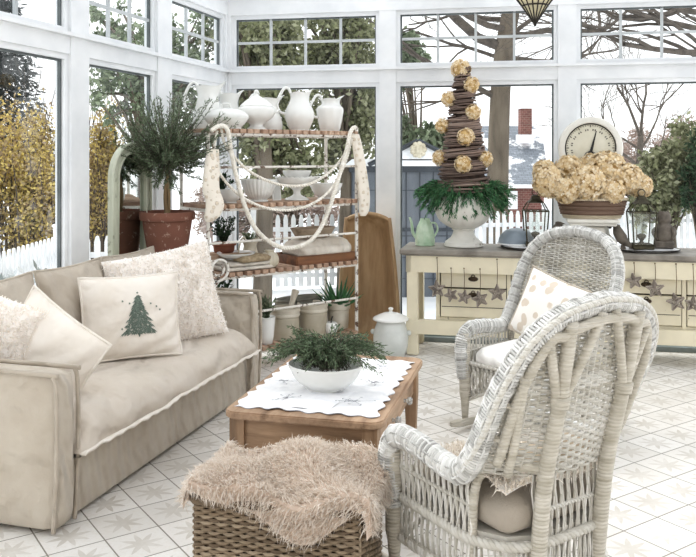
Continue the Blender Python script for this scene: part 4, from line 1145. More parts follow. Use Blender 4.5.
# birds and stone figure
M['birdwood'] = noisy('weathered_bird', '#7c746a', '#56504a', 14, .8, bump=.4)
def bird(label, c, rz, s=1.0, mat='birdwood'):
    o = thing('carved_bird', label, 'bird figurine', c, rz, 'carved bird figurines')
    P = spline([(-.10, 0, .03), (-.05, 0, .06), (0, 0, .10), (.035, 0, .155), (.05, 0, .2), (.055, 0, .225)], 5)*s
    r_ = np.interp(np.linspace(0, 1, len(P)), [0, .2, .45, .65, .8, .92, 1], [.006, .022, .048, .042, .03, .03, .012])*s
    mb = MB(); mb.tube(P, r_, 14); mb.build('bird_body', M[mat], o, smooth=True)
    mb = MB(); mb.tube(arr([(.065, 0, .212), (.105, 0, .205)])*s, [.01*s, .001], 6); mb.build('beak', M[mat], o, smooth=True)
    mb = MB(); mb.tube(arr([(-.08, 0, .045), (-.17, 0, -.0)])*s, [.016*s, .01*s], 6, flat=.4); mb.build('tail', M[mat], o, smooth=True)
    mb = MB(); mb.lathe([(.001, 0), (.035*s, 0), (.03*s, .012), (.012*s, .06*s), (.001, .07*s)], 10); mb.build('stand', M[mat], o)
bird('dark carved bird perched between the left lantern and the flower basket', cpx(553, .20, CT+.0), CA+.4, 1.0)
bird('long tailed weathered bird figurine left of the right lantern', cpx(623, .16, CT+.0), CA+2.9, .95)
o = thing('stone_figure', 'grey weathered stone owl figure right of the right lantern', 'figurine', cpx(664, .24, CT+.027), CA-.1)
mb = MB(); mb.box((0, 0, .03), (.15, .11, .06), bev=.012); mb.build('plinth', M['birdwood'], o)
mb = MB(); mb.lathe(profile([(.001, .05), (.06, .06), (.075, .11), (.066, .165), (.045, .195), (.055, .225), (.05, .26), (.03, .285), (.001, .29)], 5), 20, Matrix.Diagonal((1, .8, 1, 1))); mb.build('owl_body', M['birdwood'], o, smooth=True)
for s in (-1, 1):
    mb = MB(); mb.lathe([(.001, 0), (.014, 0), (.001, .035)], 6, Tr(s*.03, 0, .27)); mb.build('ear', M['birdwood'], o)
    mb = MB(); mb.tube(spline([(s*.055, -.02, .17), (s*.075, -.035, .12), (s*.05, -.035, .06)], 4), [.012, .02, .024, .026, .024, .02, .016, .012, .008], 6, flat=.6); mb.build('wing', M['birdwood'], o, smooth=True)

# hanging wicker stars
M['starwick'] = island('grey_rattan', ['#8a8078', '#a39a90', '#6f665f', '#b5aca2'], .8)
M['twine'] = noisy('twine', '#8b7a62', '#6c5d48', 30, .9, bump=0)
def star(label, u, v, R, ztop, rot, y=-.035, hookside=None):
    k = (u-CX)/F; B = CF+cy_*y; s = (k*B.y-B.x)/(cx_.x-k*cx_.y); c = B+cx_*s; z = H-(v-HZ)/F*c.y
    o = thing('wicker_star', label, 'star ornament', (c.x, c.y, z), CA, 'wicker stars hanging on the workbench')
    mb = MB(); V = []
    for i in range(10):
        a = pi/2+i*pi/5+rot; r_ = R if i % 2 == 0 else R*.45; V.append((r_*cos(a), 0, r_*sin(a)))
    for i in range(10):
        p, q = arr(V[i]), arr(V[(i+1) % 10])
        for dy in (-.009, .009): mb.tube([p+arr([0, dy, 0]), q+arr([0, dy, 0])], .0045, 4)
    for i in range(22):
        p, q = random.sample(range(10), 2); a_, b_ = arr(V[p]), arr(V[q])
        if np.linalg.norm((a_+b_)/2) < R*.5: mb.tube([a_+arr([0, random.uniform(-.015, .01), 0]), b_+arr([0, random.uniform(-.015, .01), 0])], .0035, 4)
    for i in range(0, 10, 2): mb.tube([(0, -.012, 0), V[i]], .008, 5)
    mb.build('woven_star', M['starwick'], o)
    mb = MB(); zt = ztop-z; mb.tube([(0, 0, R*.4), (.004, 0, (zt+R)/2), (0, 0, zt)], .0028, 4); mb.ball((0, 0, zt), .007, 5); mb.build('hanging_twine', M['twine'], o)
for (u, v, R, r_, lb) in ((437, 289, .07, .1, 'wicker star at the left end of the left group, beside the bench leg'), (451, 295, .055, .4, 'wicker star second from the left in the left group'), (464, 297, .055, -.2, 'wicker star in the middle of the left group, under the drawer pull'),
                          (480, 299, .065, .3, 'wicker star fourth from the left, overlapping the middle one'), (497, 293, .068, .0, 'wicker star hanging apart at the right of the left group')):
    star(lb, u, v, R, .80 if u in (437, 497) else .72, r_)
for (u, v, R, r_, lb) in ((634, 281, .06, .2, 'wicker star half hidden by the near armchair back'), (655, 289, .068, .1, 'wicker star just right of the near armchair back'), (676, 302, .068, .25, 'wicker star hanging lower at the right of the picture'), (693, 304, .06, -.1, 'wicker star cut by the right edge of the picture')):
    star(lb, u, v, R, .80, r_)
# ================================================================ metal rack with slatted shelves
RF = Vector((-1.0, 5.86, 0)); RA = atan2(.84, 1.07); RL, RD = 1.36, .42
rx_ = Vector((cos(RA), sin(RA), 0)); ry_ = Vector((-sin(RA), cos(RA), 0))
def rk(u, d, z):               # rack point at depth d behind pixel column u, height z
    k = (u-CX)/F; B = RF+ry_*d
    s = (k*B.y-B.x)/(rx_.x-k*rx_.y)
    return B+rx_*s+Vector((0, 0, z))
def rkv(u, v, d):
    p = rk(u, d, 0); p.z = H-(v-HZ)/F*p.y; return p
rack = thing('display_rack', 'tall rusty white metal rack with wooden slat shelves in the window corner', 'rack', RF, RA)
ZS = [.19, .765, 1.262, 1.812]
for x in (0, RL):
    for y in (0, RD):
        mb = MB(); mb.tube([(x, y, 0), (x, y, ZS[3]+.03)], .014, 8); mb.lathe([(.001, 0), (.024, 0), (.02, .02), (.014, .03)], 8, Tr(x, y, 0)); mb.build('post', M['white_metal'], rack)
M['slat'] = wood('weathered_slat', '#86695a' , '#bb9d86', '#d8c2ae', 2.6, 'y', .7)
for z in ZS:
    mb = MB()
    for y in (.0, RD): mb.box((RL/2, y, z-.040), (RL, .018, .02))
    for x in (0, RL): mb.box((x, RD/2, z-.040), (.018, RD, .02))
    mb.build('shelf_frame', M['white_metal'], rack)
    k = 19 if z < 1.7 else 22
    mb = MB()
    for i in range(k):
        x = RL*(i+.5)/k; wv = .049 if z > .3 else .052
        mb.box((x+random.gauss(0, .003), RD/2-.005, z-.016), (wv, RD+.05+random.uniform(-.015, .015), .032), bev=.003)
    mb.build('slatted_shelf', M['slat'], rack)
for zr in (.455, .985, 1.53):
    mb = MB(); mb.tube([(0, -.012, zr), (RL, -.012, zr)], .0095, 8); mb.build('guard_rod', M['white_metal'], rack)
mb = MB()
for zc in (.72, .84):
    pass
P = [(.0+.075*cos(a)*(1-.09*i/8)-.0, -.02, 0) for i, a in enumerate(np.linspace(0, 1, 9))]
def spiral(cx0, cz0, s, r0=.085, turns=1.4):
    return [(cx0+s*r0*(1-.62*t)*cos(-pi/2+t*turns*2*pi), -.022, cz0+r0*(1-.62*t)*sin(-pi/2+t*turns*2*pi)) for t in np.linspace(0, 1, 34)]
for s in (-1, 1):
    mb.tube([(0, -.022, .66), (s*.03, -.022, .665)]+spiral(s*.075, .80, s), .011, 7)
mb.tube([(0, -.022, .60), (0, -.022, .9)], .012, 7); mb.build('iron_scroll', M['white_metal'], rack, smooth=True)

# ---- china helpers
def handle(mb, z0, z1, r0, r1, out, th=.011, ang=pi, kink=.03):
    c, s = cos(ang), sin(ang)
    pts = [(r0, z0), (r0+out*.75, z0+(z1-z0)*.12), (r0+out, z0+(z1-z0)*.55), (r1+out*.8, z1+kink), (r1+out*.25, z1+kink*1.2), (r1, z1)]
    mb.tube([(p[0]*c, p[0]*s, p[1]) for p in spline([(a, b, 0) for a, b in pts], 5)], th, 8)
def pitcher(label, loc, rz, h, R, kind=0, group='white ironstone pitchers on the rack', mat='china'):
    o = thing('pitcher', label, 'pitcher', loc, rz, group)
    pr = {0: [(.001, 0), (.62, 0), (.66, .03), (.78, .12), (1, .33), (.95, .48), (.70, .68), (.60, .80), (.66, .90), (.70, .92), (.64, .90), (.52, .78), (.001, .7)],
          1: [(.001, 0), (.66, 0), (.70, .03), (.8, .15), (.98, .5), (1.0, .64), (.92, .70), (.66, .78), (.62, .86), (.74, .93), (.78, .94), (.70, .92), (.5, .82), (.001, .7)],
          2: [(.001, 0), (.86, 0), (.98, .04), (1.0, .2), (.9, .38), (.72, .62), (.68, .78), (.80, .92), (.84, .94), (.76, .92), (.6, .78), (.001, .7)]}[kind]
    def df(a, r, z):
        top = max(0, (z/h-.72)/.22); k = max(0, cos(a))**6*top
        lift = .10*h*k-.02*h*top*max(0, cos(a+pi))**2+.012*h*top*cos(3*a)
        fac = 1+(.018*cos(8*a) if kind == 1 else 0)
        return (r*fac*(1+.42*k), z+lift)
    mb = MB(); mb.lathe(profile([(a*R, b*h) for a, b in pr], 4), 40, deform=df, cap=False); mb.build('pitcher_body', M[mat], o, smooth=True)
    mb = MB(); handle(mb, h*.40, h*.90, R*.92, R*.62, R*.62, R*.1, pi); mb.build('handle', M[mat], o, smooth=True)
    return o
zt = ZS[3]
pitcher('tall white pitcher at the left end of the top shelf behind the oval dish', rk(208, .27, zt), RA-.5, .345, .115, 2)
pitcher('white pitcher second from the left on the top shelf, half hidden by the oval dish', rk(229, .34, zt), RA-.2, .30, .10, 2)
pitcher('white pitcher standing behind the lidded tureen on the top shelf', rk(268, .30, zt), RA-.3, .275, .115, 2)
pitcher('tall white pitcher with a high looped handle right of the tureen', rk(299.5, .17, zt), RA-.35, .335, .118, 0)
pitcher('faceted white pitcher at the right end of the top shelf', rk(330, .2, zt), RA-.3, .29, .113, 1)
def tureen(label, loc, rz, R, h, asp, finial=True):
    o = thing('tureen', label, 'tureen', loc, rz, 'white ironstone tureens'); Ms = Matrix.Diagonal((1, asp, 1, 1))
    mb = MB(); mb.lathe(profile([(.001, 0), (R*.5, 0), (R*.52, h*.03), (R*.36, h*.09), (R*.42, h*.16), (R*.85, h*.30), (R*1.0, h*.45), (R*.98, h*.54), (R*.86, h*.58), (R*.8, h*.57)], 4), 36, Ms); mb.build('tureen_body', M['china'], o, smooth=True)
    mb = MB(); mb.lathe(profile([(R*.9, h*.58), (R*.86, h*.61), (R*.55, h*.74), (R*.2, h*.84), (R*.10, h*.86), (R*.06, h*.9), (R*.12, h*.95), (R*.07, h), (.001, h)], 4), 36, Ms); lid = mb.build('lid', M['china'], o, smooth=True)
    mb = MB(); mb.tube([(R*.13*cos(a), 0, h*.9+R*.16*sin(a)) for a in np.linspace(-.2, pi+.2, 12)], R*.035, 6); mb.build('lid_loop', M['china'], lid, smooth=True)
    for s in (-1, 1):
        mb = MB(); mb.tube(spline([(s*R*.95, -.03, h*.42), (s*R*1.2, -.025, h*.50), (s*R*1.2, .025, h*.50), (s*R*.95, .03, h*.42)], 5), R*.05, 6); mb.build('handle', M['china'], o, smooth=True)
tureen('white lidded tureen with a pointed lid in the middle of the top shelf', rk(256.5, .12, zt), RA-.5, .142, .305, .95)
o = thing('covered_dish', 'long low white oval covered dish at the left of the top shelf', 'dish', rk(226, .11, zt), RA-.75)
Ms = Matrix.Diagonal((1, .62, 1, 1))
mb = MB(); mb.lathe(profile([(.001, 0), (.11, 0), (.115, .012), (.15, .05), (.172, .085), (.165, .09)], 4), 36, Ms); mb.build('dish_body', M['china'], o, smooth=True)
mb = MB(); mb.lathe(profile([(.17, .09), (.168, .10), (.15, .118), (.10, .145), (.03, .155), (.001, .157)], 4), 36, Ms); ld = mb.build('lid', M['china'], o, smooth=True)
mb = MB(); mb.tube(spline([(-.035, 0, .15), (-.025, 0, .185), (.025, 0, .185), (.035, 0, .15)], 5), .008, 6); mb.build('lid_loop', M['china'], ld, smooth=True)

# ---- bowls on the second shelf
def bowl_(label, loc, R, h, foot=.45, flute=0, ped=0, mat='china', name='bowl', group='white bowls on the second shelf', ruffle=0):
    o = thing(name, label, 'bowl', loc, RA, group)
    b = ped
    pr = ([(.001, 0), (R*.55, 0), (R*.5, b*.15), (R*.2, b*.45), (R*.18, b*.8), (R*.3, b)] if ped else [(.001, 0), (R*foot, 0), (R*foot, h*.06)])
    pr += [(R*max(.35, foot*.9), b+h*.1), (R*.72, b+h*.32), (R*.92, b+h*.7), (R, b+h*.97), (R*.985, b+h), (R*.94, b+h*.93), (R*.7, b+h*.4), (.001, b+h*.2)]
    def df(a, r, z):
        k = max(0, (z-b)/h); return (r*(1+(flute*(.5+.5*cos(26*a)) if k > .05 else 0)), z+ruffle*cos(26*a)*k)
    mb = MB(); mb.lathe(profile(pr, 4), 104 if flute else 36, deform=df, cap=False); mb.build(name+'_body', M[mat], o, smooth=True); return o
z2 = ZS[2]
bowl_('large fluted white bowl under the left swag of rope on the second shelf', rk(259, .17, z2), .135, .17, .5, .05)
bowl_('white footed compote with scalloped rim in the centre of the second shelf', rk(297, .16, z2), .17, .09, .4, .04, .095, ruffle=.006)
bowl_('small plain white bowl nested inside the scalloped compote', rk(297, .16, z2+.135), .115, .10, .5)
bowl_('wide white bowl at the right end of the second shelf', rk(326, .18, z2), .135, .125, .5)
bowl_('small white bowl at the left end of the second shelf beside the rope', rk(231, .12, z2), .085, .10, .5)
o = thing('framed_card', 'small white upright card leaning between the fluted bowl and the compote', 'card', rk(277, .2, z2), RA)
mb = MB(); mb.box((0, 0, .085), (.075, .012, .17), Rx(-.12)); mb.build('frame', M['china'], o)
mb = MB(); mb.box((0, -.008, .085), (.058, .004, .15), Rx(-.12)); mb.build('card', noisy('pale_card', '#dfe2e0', '#cfd2d0', 5, .8), o)
o = thing('trailing_plant', 'small dark green plant tucked behind the left rope on the second shelf', 'plant', rk(222, .24, z2), RA)
mb = MB(); mb.lathe(profile([(.001, 0), (.05, 0), (.062, .09), (.066, .1), (.055, .1), (.001, .09)], 3), 20); mb.build('pot', M['china'], o, smooth=True)
def leafy(o, n, R, h, z0, L, W, mat, twn=14):
    tw = MB(); lf = MB()
    for i in range(twn):
        a = random.random()*6.28; e = arr([R*cos(a)*random.uniform(.3, 1), R*sin(a)*random.uniform(.3, 1), z0+h*random.uniform(.4, 1)]); sprig(tw, lf, spline([(0, 0, z0), (e[0]*.4, e[1]*.4, (z0+e[2])/2+.01), e], 4), n//twn, L, W, .0018, .9)
    tw.build('stem', M['twig'], o); lf.build('leaves', M[mat], o)
leafy(o, 420, .10, .16, .08, .026, .014, 'yew', 20)

# ---- third shelf
z3 = ZS[1]
M['terracotta'] = noisy('terracotta', '#95604a', '#744636', 5, .8, bump=.2)
M['terracotta_mossy'] = chipped('mossy_terracotta', '#83594a', '#a98f80', .58, 22, .85)
o = thing('potted_herb', 'small bushy green plant in a low terracotta pot on the third shelf', 'potted plant', rk(224, .30, z3+.11), RA)
mb = MB(); mb.lathe(profile([(.001, 0), (.07, 0), (.082, .05), (.092, .055), (.092, .075), (.08, .075), (.001, .06)], 3), 24); mb.build('pot', M['terracotta'], o, smooth=True)
leafy(o, 900, .13, .22, .06, .024, .012, 'yew', 30)
o = thing('stack_of_books', 'small plain wooden riser block beneath the terracotta herb pot', 'riser', rk(224, .30, z3), RA)
mb = MB(); mb.box((0, 0, .055), (.2, .16, .11), bev=.004); mb.build('riser_block', M['slat'], o)
o.name = 'wooden_riser'
pp = pitcher('cream pitcher holding a small green plant on the third shelf', rk(250, .25, z3+.0), RA+.2, .20, .075, 2, 'cream pottery on the third shelf', 'cream_pottery')
leafy(pp, 300, .07, .09, .17, .022, .011, 'green_leaf', 14)
bowl_('pale blue grey shallow bowl lying on the linens of the third shelf', rk(236, .13, z3+.075), .145, .05, .5, mat='bluebowl' if 'bluebowl' in M else 'enamel', group='shallow dishes on the third shelf')
M['jute'] = noisy('woven_jute', '#b5a58b', '#8f7f66', 40, .95, bump=.8, bs=60)
M['stripe'] = linen('folded_ticking', '#e9e4db', '#d3cabd', .6, 7)
o = thing('woven_mat', 'folded woven jute mat lying on the linens of the third shelf', 'mat', rk(248, .09, z3+.062), RA+.1)
mb = MB(); softbox(mb, (0, 0, .02), (.27, .24, .04), .018, 10, (0, 0, .012)); mb.build('mat', M['jute'], o, smooth=True); o.children[0].name = 'mat_weave'
for i, (dx, w_, hh, z_, lb) in enumerate(((0, .42, .034, 0, 'bottom folded white linen cloth on the left of the third shelf'), (.01, .38, .028, .034, 'upper folded white linen cloth beneath the jute mat'))):
    o = thing('folded_linen', lb, 'cloth', rk(240, .15, z3+z_), RA, 'folded linens on the third shelf')
    mb = MB(); softbox(mb, (dx, 0, hh/2), (w_, .32, hh), hh*.45, 12, (.01, .01, .006), wav=.004); mb.build('cloth_fold', M['stripe'], o, smooth=True)
o = thing('ribbed_jar', 'small round ribbed cream jar beside the linens on the third shelf', 'jar', rk(269.5, .05, z3), RA)
mb = MB(); mb.lathe(profile([(.001, 0), (.04, 0), (.065, .03), (.07, .065), (.055, .105), (.035, .118), (.04, .13), (.03, .132), (.001, .125)], 4), 60, deform=lambda a, r, z: (r*(1+.04*cos(12*a)) if .01 < z < .11 else r, z)); mb.build('jar_body', M['cream_pottery'], o, smooth=True)
M['darkwood'] = wood('dark_chestnut', '#4a2f1c', '#7b5030', '#9b6b42', 2.5, 'x', .5)
M['greywood'] = wood('grey_driftwood', '#7a6a58', '#a3937f', '#bdae9b', 2.5, 'x', .7)
def trough(mb, L, W, h, t=.012):
    def f(u, v):
        a = u*2*pi; s = (1-v*2) if v < .5 else (v*2-1)
        k = .72+.28*s if v < .5 else .70+.28*s
        e = 1 if v < .5 else .93
        z = h*s if v < .5 else t+(h-t)*s
        ca, sa = cos(a), sin(a); x = np.sign(ca)*abs(ca)**.7*L/2*k*e; y = np.sign(sa)*abs(sa)**.7*W/2*k*e
        return (x, y, z)
    mb.grid(f, 48, 22, wrapu=True)
    # base disc
    return mb
o = thing('wooden_tray', 'shallow dark chestnut wooden tray at the right of the third shelf', 'tray', rk(314, .16, z3), RA)
mb = MB()
mb.box((0, 0, .008), (.56, .34, .016)); 
for s in (-1, 1): mb.box((s*.28, 0, .035), (.018, .34, .07), Ry(0)); mb.box((0, s*.165, .035), (.56, .018, .07))
mb.build('tray_body', M['darkwood'], o)
o = thing('grain_sack_cushion', 'plump off white grain sack cushion lying on the wooden tray', 'cushion', rk(317, .15, z3+.022), RA)
mb = MB(); softbox(mb, (0, 0, .075), (.52, .30, .12), .055, 16, (.02, .02, .035), wav=.008); mb.build('sack', M['stripe'], o, smooth=True)
o = thing('dough_bowl', 'small grey oblong wooden dough bowl resting on the grain sack cushion', 'bowl', rk(313, .14, z3+.188), RA)
mb = MB(); trough(mb, .40, .20, .085); mb.build('bowl_body', M['greywood'], o, smooth=True)

# ---- bottom shelf crocks
z4 = ZS[0]
def crock(label, loc, R, h):
    o = thing('stoneware_crock', label, 'crock', loc, RA, 'stoneware crocks on the bottom shelf')
    mb = MB(); mb.lathe(profile([(.001, 0), (R*.92, 0), (R*.97, .012), (R, h*.4), (R*.98, h*.72)], 4), 32); mb.build('crock_body', M['stoneware'], o, smooth=True)
    mb = MB(); mb.lathe(profile([(R*.98, h*.72), (R*1.04, h*.74), (R*1.05, h*.80), (R*1.0, h*.83), (R*1.05, h*.90), (R*1.06, h*.98), (R*1.0, h), (R*.93, h*.96), (R*.9, h*.5), (.001, h*.45)], 3), 32, cap=False); mb.build('rim', M['stone_lip'], o, smooth=True)
    return o
crock('left tan stoneware crock with a pale rim on the bottom shelf', rk(285, .12, z4), .112, .24)
crock('right tan stoneware crock with a pale rim on the bottom shelf', rk(312.5, .13, z4), .118, .245)
o = thing('pestle', 'pale wooden pestle leaning out of the left stoneware crock', 'pestle', rk(287, .11, z4+.13), RA)
mb = MB(); mb.tube(spline([(-.02, 0, 0), (.03, 0, .10), (.085, .02, .20), (.10, .02, .235)], 5), np.interp(np.linspace(0, 1, 16), [0, .5, .85, 1], [.018, .022, .032, .018]), 12); mb.build('pestle_shaft', M['stone_lip'], o, smooth=True)
o = thing('aloe_plant', 'spiky green aloe plant in a white crock at the right of the bottom shelf', 'potted plant', rk(338, .17, z4), RA)
mb = MB(); mb.lathe(profile([(.001, 0), (.075, 0), (.085, .02), (.092, .15), (.1, .16), (.102, .21), (.09, .21), (.08, .17), (.001, .16)], 4), 28, cap=False); mb.build('pot', M['stone_lip'], o, smooth=True)
mb = MB()
for i in range(24):
    a = i*2.4; el = .1+1.1*(i/24); L_ = random.uniform(.2, .27); 
    dxy = cos(el); P = spline([(.02*cos(a), .02*sin(a), .17), (cos(a)*dxy*L_*.5, sin(a)*dxy*L_*.5, .18+L_*.42*sin(el)), (cos(a)*dxy*L_, sin(a)*dxy*L_, .18+L_*(sin(el)+.1))], 5)
    mb.tube(P, np.interp(np.linspace(0, 1, len(P)), [0, .3, 1], [.022, .03, .001]), 6, flat=.35)
mb.build('aloe_leaf', noisy('aloe_green', '#4c7d4f', '#2f5c3a', 9, .5, bump=.1), o, smooth=True)
o = thing('ceramic_apple', 'small glossy white ceramic apple with dark stem before the aloe pot', 'ornament', rk(331, .035, z4), RA)
mb = MB(); mb.lathe(profile([(.001, .004), (.035, 0), (.055, .03), (.056, .065), (.042, .088), (.015, .086), (.001, .078)], 4), 24); mb.build('apple_body', M['china'], o, smooth=True)
mb = MB(); mb.tube(spline([(0, 0, .075), (.004, 0, .11), (.018, 0, .135)], 4), .006, 6); mb.build('stem', M['iron'], o)
o = thing('potted_succulent', 'small grey green plant in a narrow white pot beside the sofa arm', 'potted plant', rk(266, .06, z4), RA)
mb = MB(); mb.lathe(profile([(.001, 0), (.05, 0), (.07, .18), (.072, .2), (.06, .2), (.001, .18)], 3), 24); mb.build('pot', M['china'], o, smooth=True)
leafy(o, 420, .09, .17, .18, .035, .016, 'green_leaf', 18)
o = thing('galvanised_tub', 'low grey oval metal tub behind the crocks on the bottom shelf', 'tub', rk(299, .31, z4), RA)
mb = MB(); mb.lathe(profile([(.001, 0), (.2, 0), (.23, .24), (.238, .25), (.225, .25), (.19, .03), (.001, .02)], 3), 32, Matrix.Diagonal((1, .42, 1, 1))); mb.build('tub_body', noisy('zinc', '#a4a49c', '#85857e', 7, .45, bump=.1, metal=.4), o, smooth=True)
o = thing('dark_foliage_plant', 'dark leafy plant at the left end of the bottom shelf behind the sofa arm', 'plant', RF+rx_*.14+ry_*.2, RA)
mb = MB(); mb.lathe(profile([(.001, 0), (.09, 0), (.12, .2), (.11, .2), (.001, .18)], 3), 24, Tr(0, 0, 0)); mb.build('pot', M['stoneware'], o, smooth=True)
o.location.z = z4+.002
leafy(o, 700, .17, .34, .18, .05, .03, 'yew', 26)

# ---- white bead and rope swags
def swag(label, pts, d, R, kind=2):
    P = [rkv(u, v, d) for (u, v) in pts]; o = thing('rope_garland', label, 'garland', P[0], 0, 'white rope garlands draped over the rack')
    Q = spline([arr(p)-arr(P[0]) for p in P], 10); mb = MB(); mb.rope(Q, R, R*4.2, kind, 6, k=.66); mb.build('rope', M['rope'], o, smooth=True)
swag('thin white rope swag nearest the top of the rack', [(221, 128), (226, 146), (245, 168), (268, 181), (290, 186), (312, 183), (332, 170), (346, 152), (354, 134)], -.035, .011)
swag('thin white rope swag hanging lower, in front of the second shelf', [(217, 131), (214, 155), (222, 177), (242, 197), (266, 208), (290, 210), (312, 204), (330, 190), (344, 166), (352, 138)], -.05, .011)
swag('thick white rope hanging from the top corner down to the third shelf', [(211, 131), (219, 126), (227, 129), (231, 150), (237, 178), (247, 212), (260, 234), (280, 247), (300, 246), (316, 235), (328, 212), (338, 180), (346, 152), (351, 131), (356, 127)], -.07, .016, 3)
# ---- hanging dotted stockings
t = NT('dotted_cream_felt'); vo = t.n('ShaderNodeTexVoronoi'); vo.inputs['Scale'].default_value = 22; vo.inputs['Randomness'].default_value = .7; t.l(t.coord(), vo.inputs[0])
dk = t.ramp(vo.outputs[0], [(.26, (1, 1, 1, 1)), (.34, (0, 0, 0, 1))]); t.bump(dk, .8, .01)
M['stocking'] = t.fin(t.mix(dk, lin('#f2ebdf'), lin('#e4d8c6')), .95)
def stocking(label, pts, wid, d, group='hanging dotted stockings'):
    P = [rkv(u, v, d) for (u, v) in pts]; o = thing('stocking', label, 'stocking', P[0], RA, group)
    A = arr(P)-arr(P[0]); c, s = cos(-RA), sin(-RA); A = np.stack([A[:, 0]*c-A[:, 1]*s, A[:, 0]*s+A[:, 1]*c, A[:, 2]], 1)
    Q = spline(A, 6); W = np.interp(np.linspace(0, 1, len(Q)), np.linspace(0, 1, len(wid)), wid)
    mb = MB(); n = 18
    a = np.arange(n)*2*pi/n; V = Q[:, None, :]+np.stack([W[:, None]*np.cos(a), .55*W[:, None]*np.sin(a), np.zeros((len(Q), n))], 2)
    Fc = [(i*n+j, i*n+(j+1) % n, (i+1)*n+(j+1) % n, (i+1)*n+j) for i in range(len(Q)-1) for j in range(n)]+[tuple(range(n)), tuple((len(Q)-1)*n+j for j in range(n))]
    mb.add(V.reshape(-1, 3), Fc); mb.build('felt', M['stocking'], o, smooth=True)
    mb = MB(); mb.tube([(0, 0, .0), (.0, .02, .06)], .004, 5); mb.build('hanging_loop', M['twine'], o)
stocking('cream dotted stocking hanging from the left end of the rack beside the topiary', [(213, 149), (212, 168), (211, 188), (215, 204), (212, 216), (209, 222)], [.045, .06, .066, .072, .064, .025], -.09)
stocking('cream dotted stocking hanging from the right end of the rack', [(355, 134), (358, 150), (361, 170), (364, 195), (364, 210), (363, 216)], [.04, .05, .055, .058, .05, .025], -.05)

# ================================================================ big trough, jar
M['bigwood'] = wood('honey_dough_trough', '#957a5c', '#bb9d79', '#cfb591', 1.6, 'z', .55)
TB = Vector((.17, 7.0, 0)); o = thing('dough_trough', 'big old wooden dough trough standing upright between the rack and the white post', 'trough', TB, BANG-.05)
hT = 1.12
def tro(side):
    def f(u, v):
        z = hT*v; w_ = .255-.075*max(0, v-.12)/.88+.015*sin(v*3)
        if v < .12: w_ *= .86+.14*(v/.12)
        a = u*2-1; x = a*w_+.02*(1-v)
        k = (1-abs(a)**3.2)*(1-max(0, abs(v*2-1)-.0)**7); y = -.06+side+.21*k
        return (x, y+.04*v, z-.05*(abs(a)**2)*(v > .97))
    return f
mb = MB(); m0 = MB(); m0.grid(tro(0), 30, 40); mb.add(np.concatenate(m0.v), m0.f)
m1 = MB(); m1.grid(tro(.022), 30, 40); mb.add(np.concatenate(m1.v), [tuple(reversed(q)) for q in m1.f])
edge = [tro(.011)(0, j/30) for j in range(31)]+[tro(.011)(i/20, 1) for i in range(1, 21)]+[tro(.011)(1, 1-j/30) for j in range(1, 31)]+[tro(.011)(1-i/20, 0) for i in range(1, 20)]
mb.build('trough_hull', M['bigwood'], o, smooth=True)
eb = MB(); eb.tube(edge, .017, 6, True); eb.build('trough_rim', M['bigwood'], o, smooth=True)
o = thing('lidded_jar', 'large white stoneware jar with lid on the floor beside the workbench leg', 'jar', (.345, 6.62, 0), CA)
M['jarglaze'] = noisy('pale_grey_glaze', '#dfe2df', '#ccd0cc', 5, .25, bump=.03)
mb = MB(); mb.lathe(profile([(.001, 0), (.10, 0), (.112, .012), (.135, .07), (.142, .15), (.13, .22), (.112, .27), (.115, .285), (.10, .29), (.001, .28)], 4), 36); mb.build('jar_body', M['jarglaze'], o, smooth=True)
mb = MB(); mb.lathe(profile([(.11, .285), (.14, .29), (.145, .30), (.13, .315), (.06, .345), (.02, .352), (.014, .365), (.022, .38), (.012, .39), (.001, .392)], 4), 36); mb.build('lid', M['china'], o, smooth=True)
for s in (-1, 1):
    mb = MB(); mb.ball((s*.145, 0, .19), .022, 8); mb.build('lug', M['jarglaze'], o, smooth=True)

# ================================================================ topiary and mirror
tp = Vector((-1.30, 5.90, 0)); zp = .915
o = thing('plant_stand', 'slim pale plant stand hidden behind the sofa, under the terracotta topiary pot', 'plant stand', (-1.345, 5.985, 0))
mb = MB(); mb.tube([(0, 0, 0), (0, 0, zp-.03)], .025, 10); mb.lathe([(.001, 0), (.09, 0), (.08, .02), (.02, .05)], 16); mb.build('column', M['white_metal'], o)
mb = MB(); mb.lathe([(.001, zp-.03), (.14, zp-.03), (.15, zp-.015), (.14, zp), (.001, zp)], 24); mb.build('stand_top', M['white_metal'], o)
pot = thing('potted_topiary', 'rosemary standard tree in a big weathered terracotta pot behind the sofa', 'potted tree', (tp.x, tp.y, zp))
mb = MB(); mb.lathe(profile([(.001, 0), (.135, 0), (.14, .01), (.172, .2), (.175, .24)], 3), 32); mb.lathe([(.174, .235), (.194, .24), (.198, .255), (.198, .29), (.19, .30), (.175, .30), (.165, .26), (.001, .26)], 32, cap=False); mb.build('pot', M['terracotta_mossy'], pot, smooth=True, auto=50)
mb = MB(); mb.lathe([(.001, .272), (.165, .268)], 24); mb.build('soil', noisy('potting_soil', '#4b3a2c', '#2f241b', 30, .95, bump=.8), pot)
mb = MB(); mb.tube(spline([(0, 0, .26), (-.012, .01, .42), (.01, 0, .58), (.0, 0, .74)], 6), np.linspace(.02, .015, 19), 8); mb.tube(spline([(.012, 0, .26), (.014, -.01, .45), (-.008, 0, .62)], 6), .010, 6); mb.build('trunk', noisy('pale_stem', '#a08a6a', '#7b6649', 14, .8, (1, 1, .2), .4), pot, smooth=True)
M['rosemary'] = island('rosemary_needles', ['#64755a', '#7c8c70', '#4f6048', '#96a38a', '#6e7e61', '#465540'], .7, .12)
tw = MB(); lf = MB()
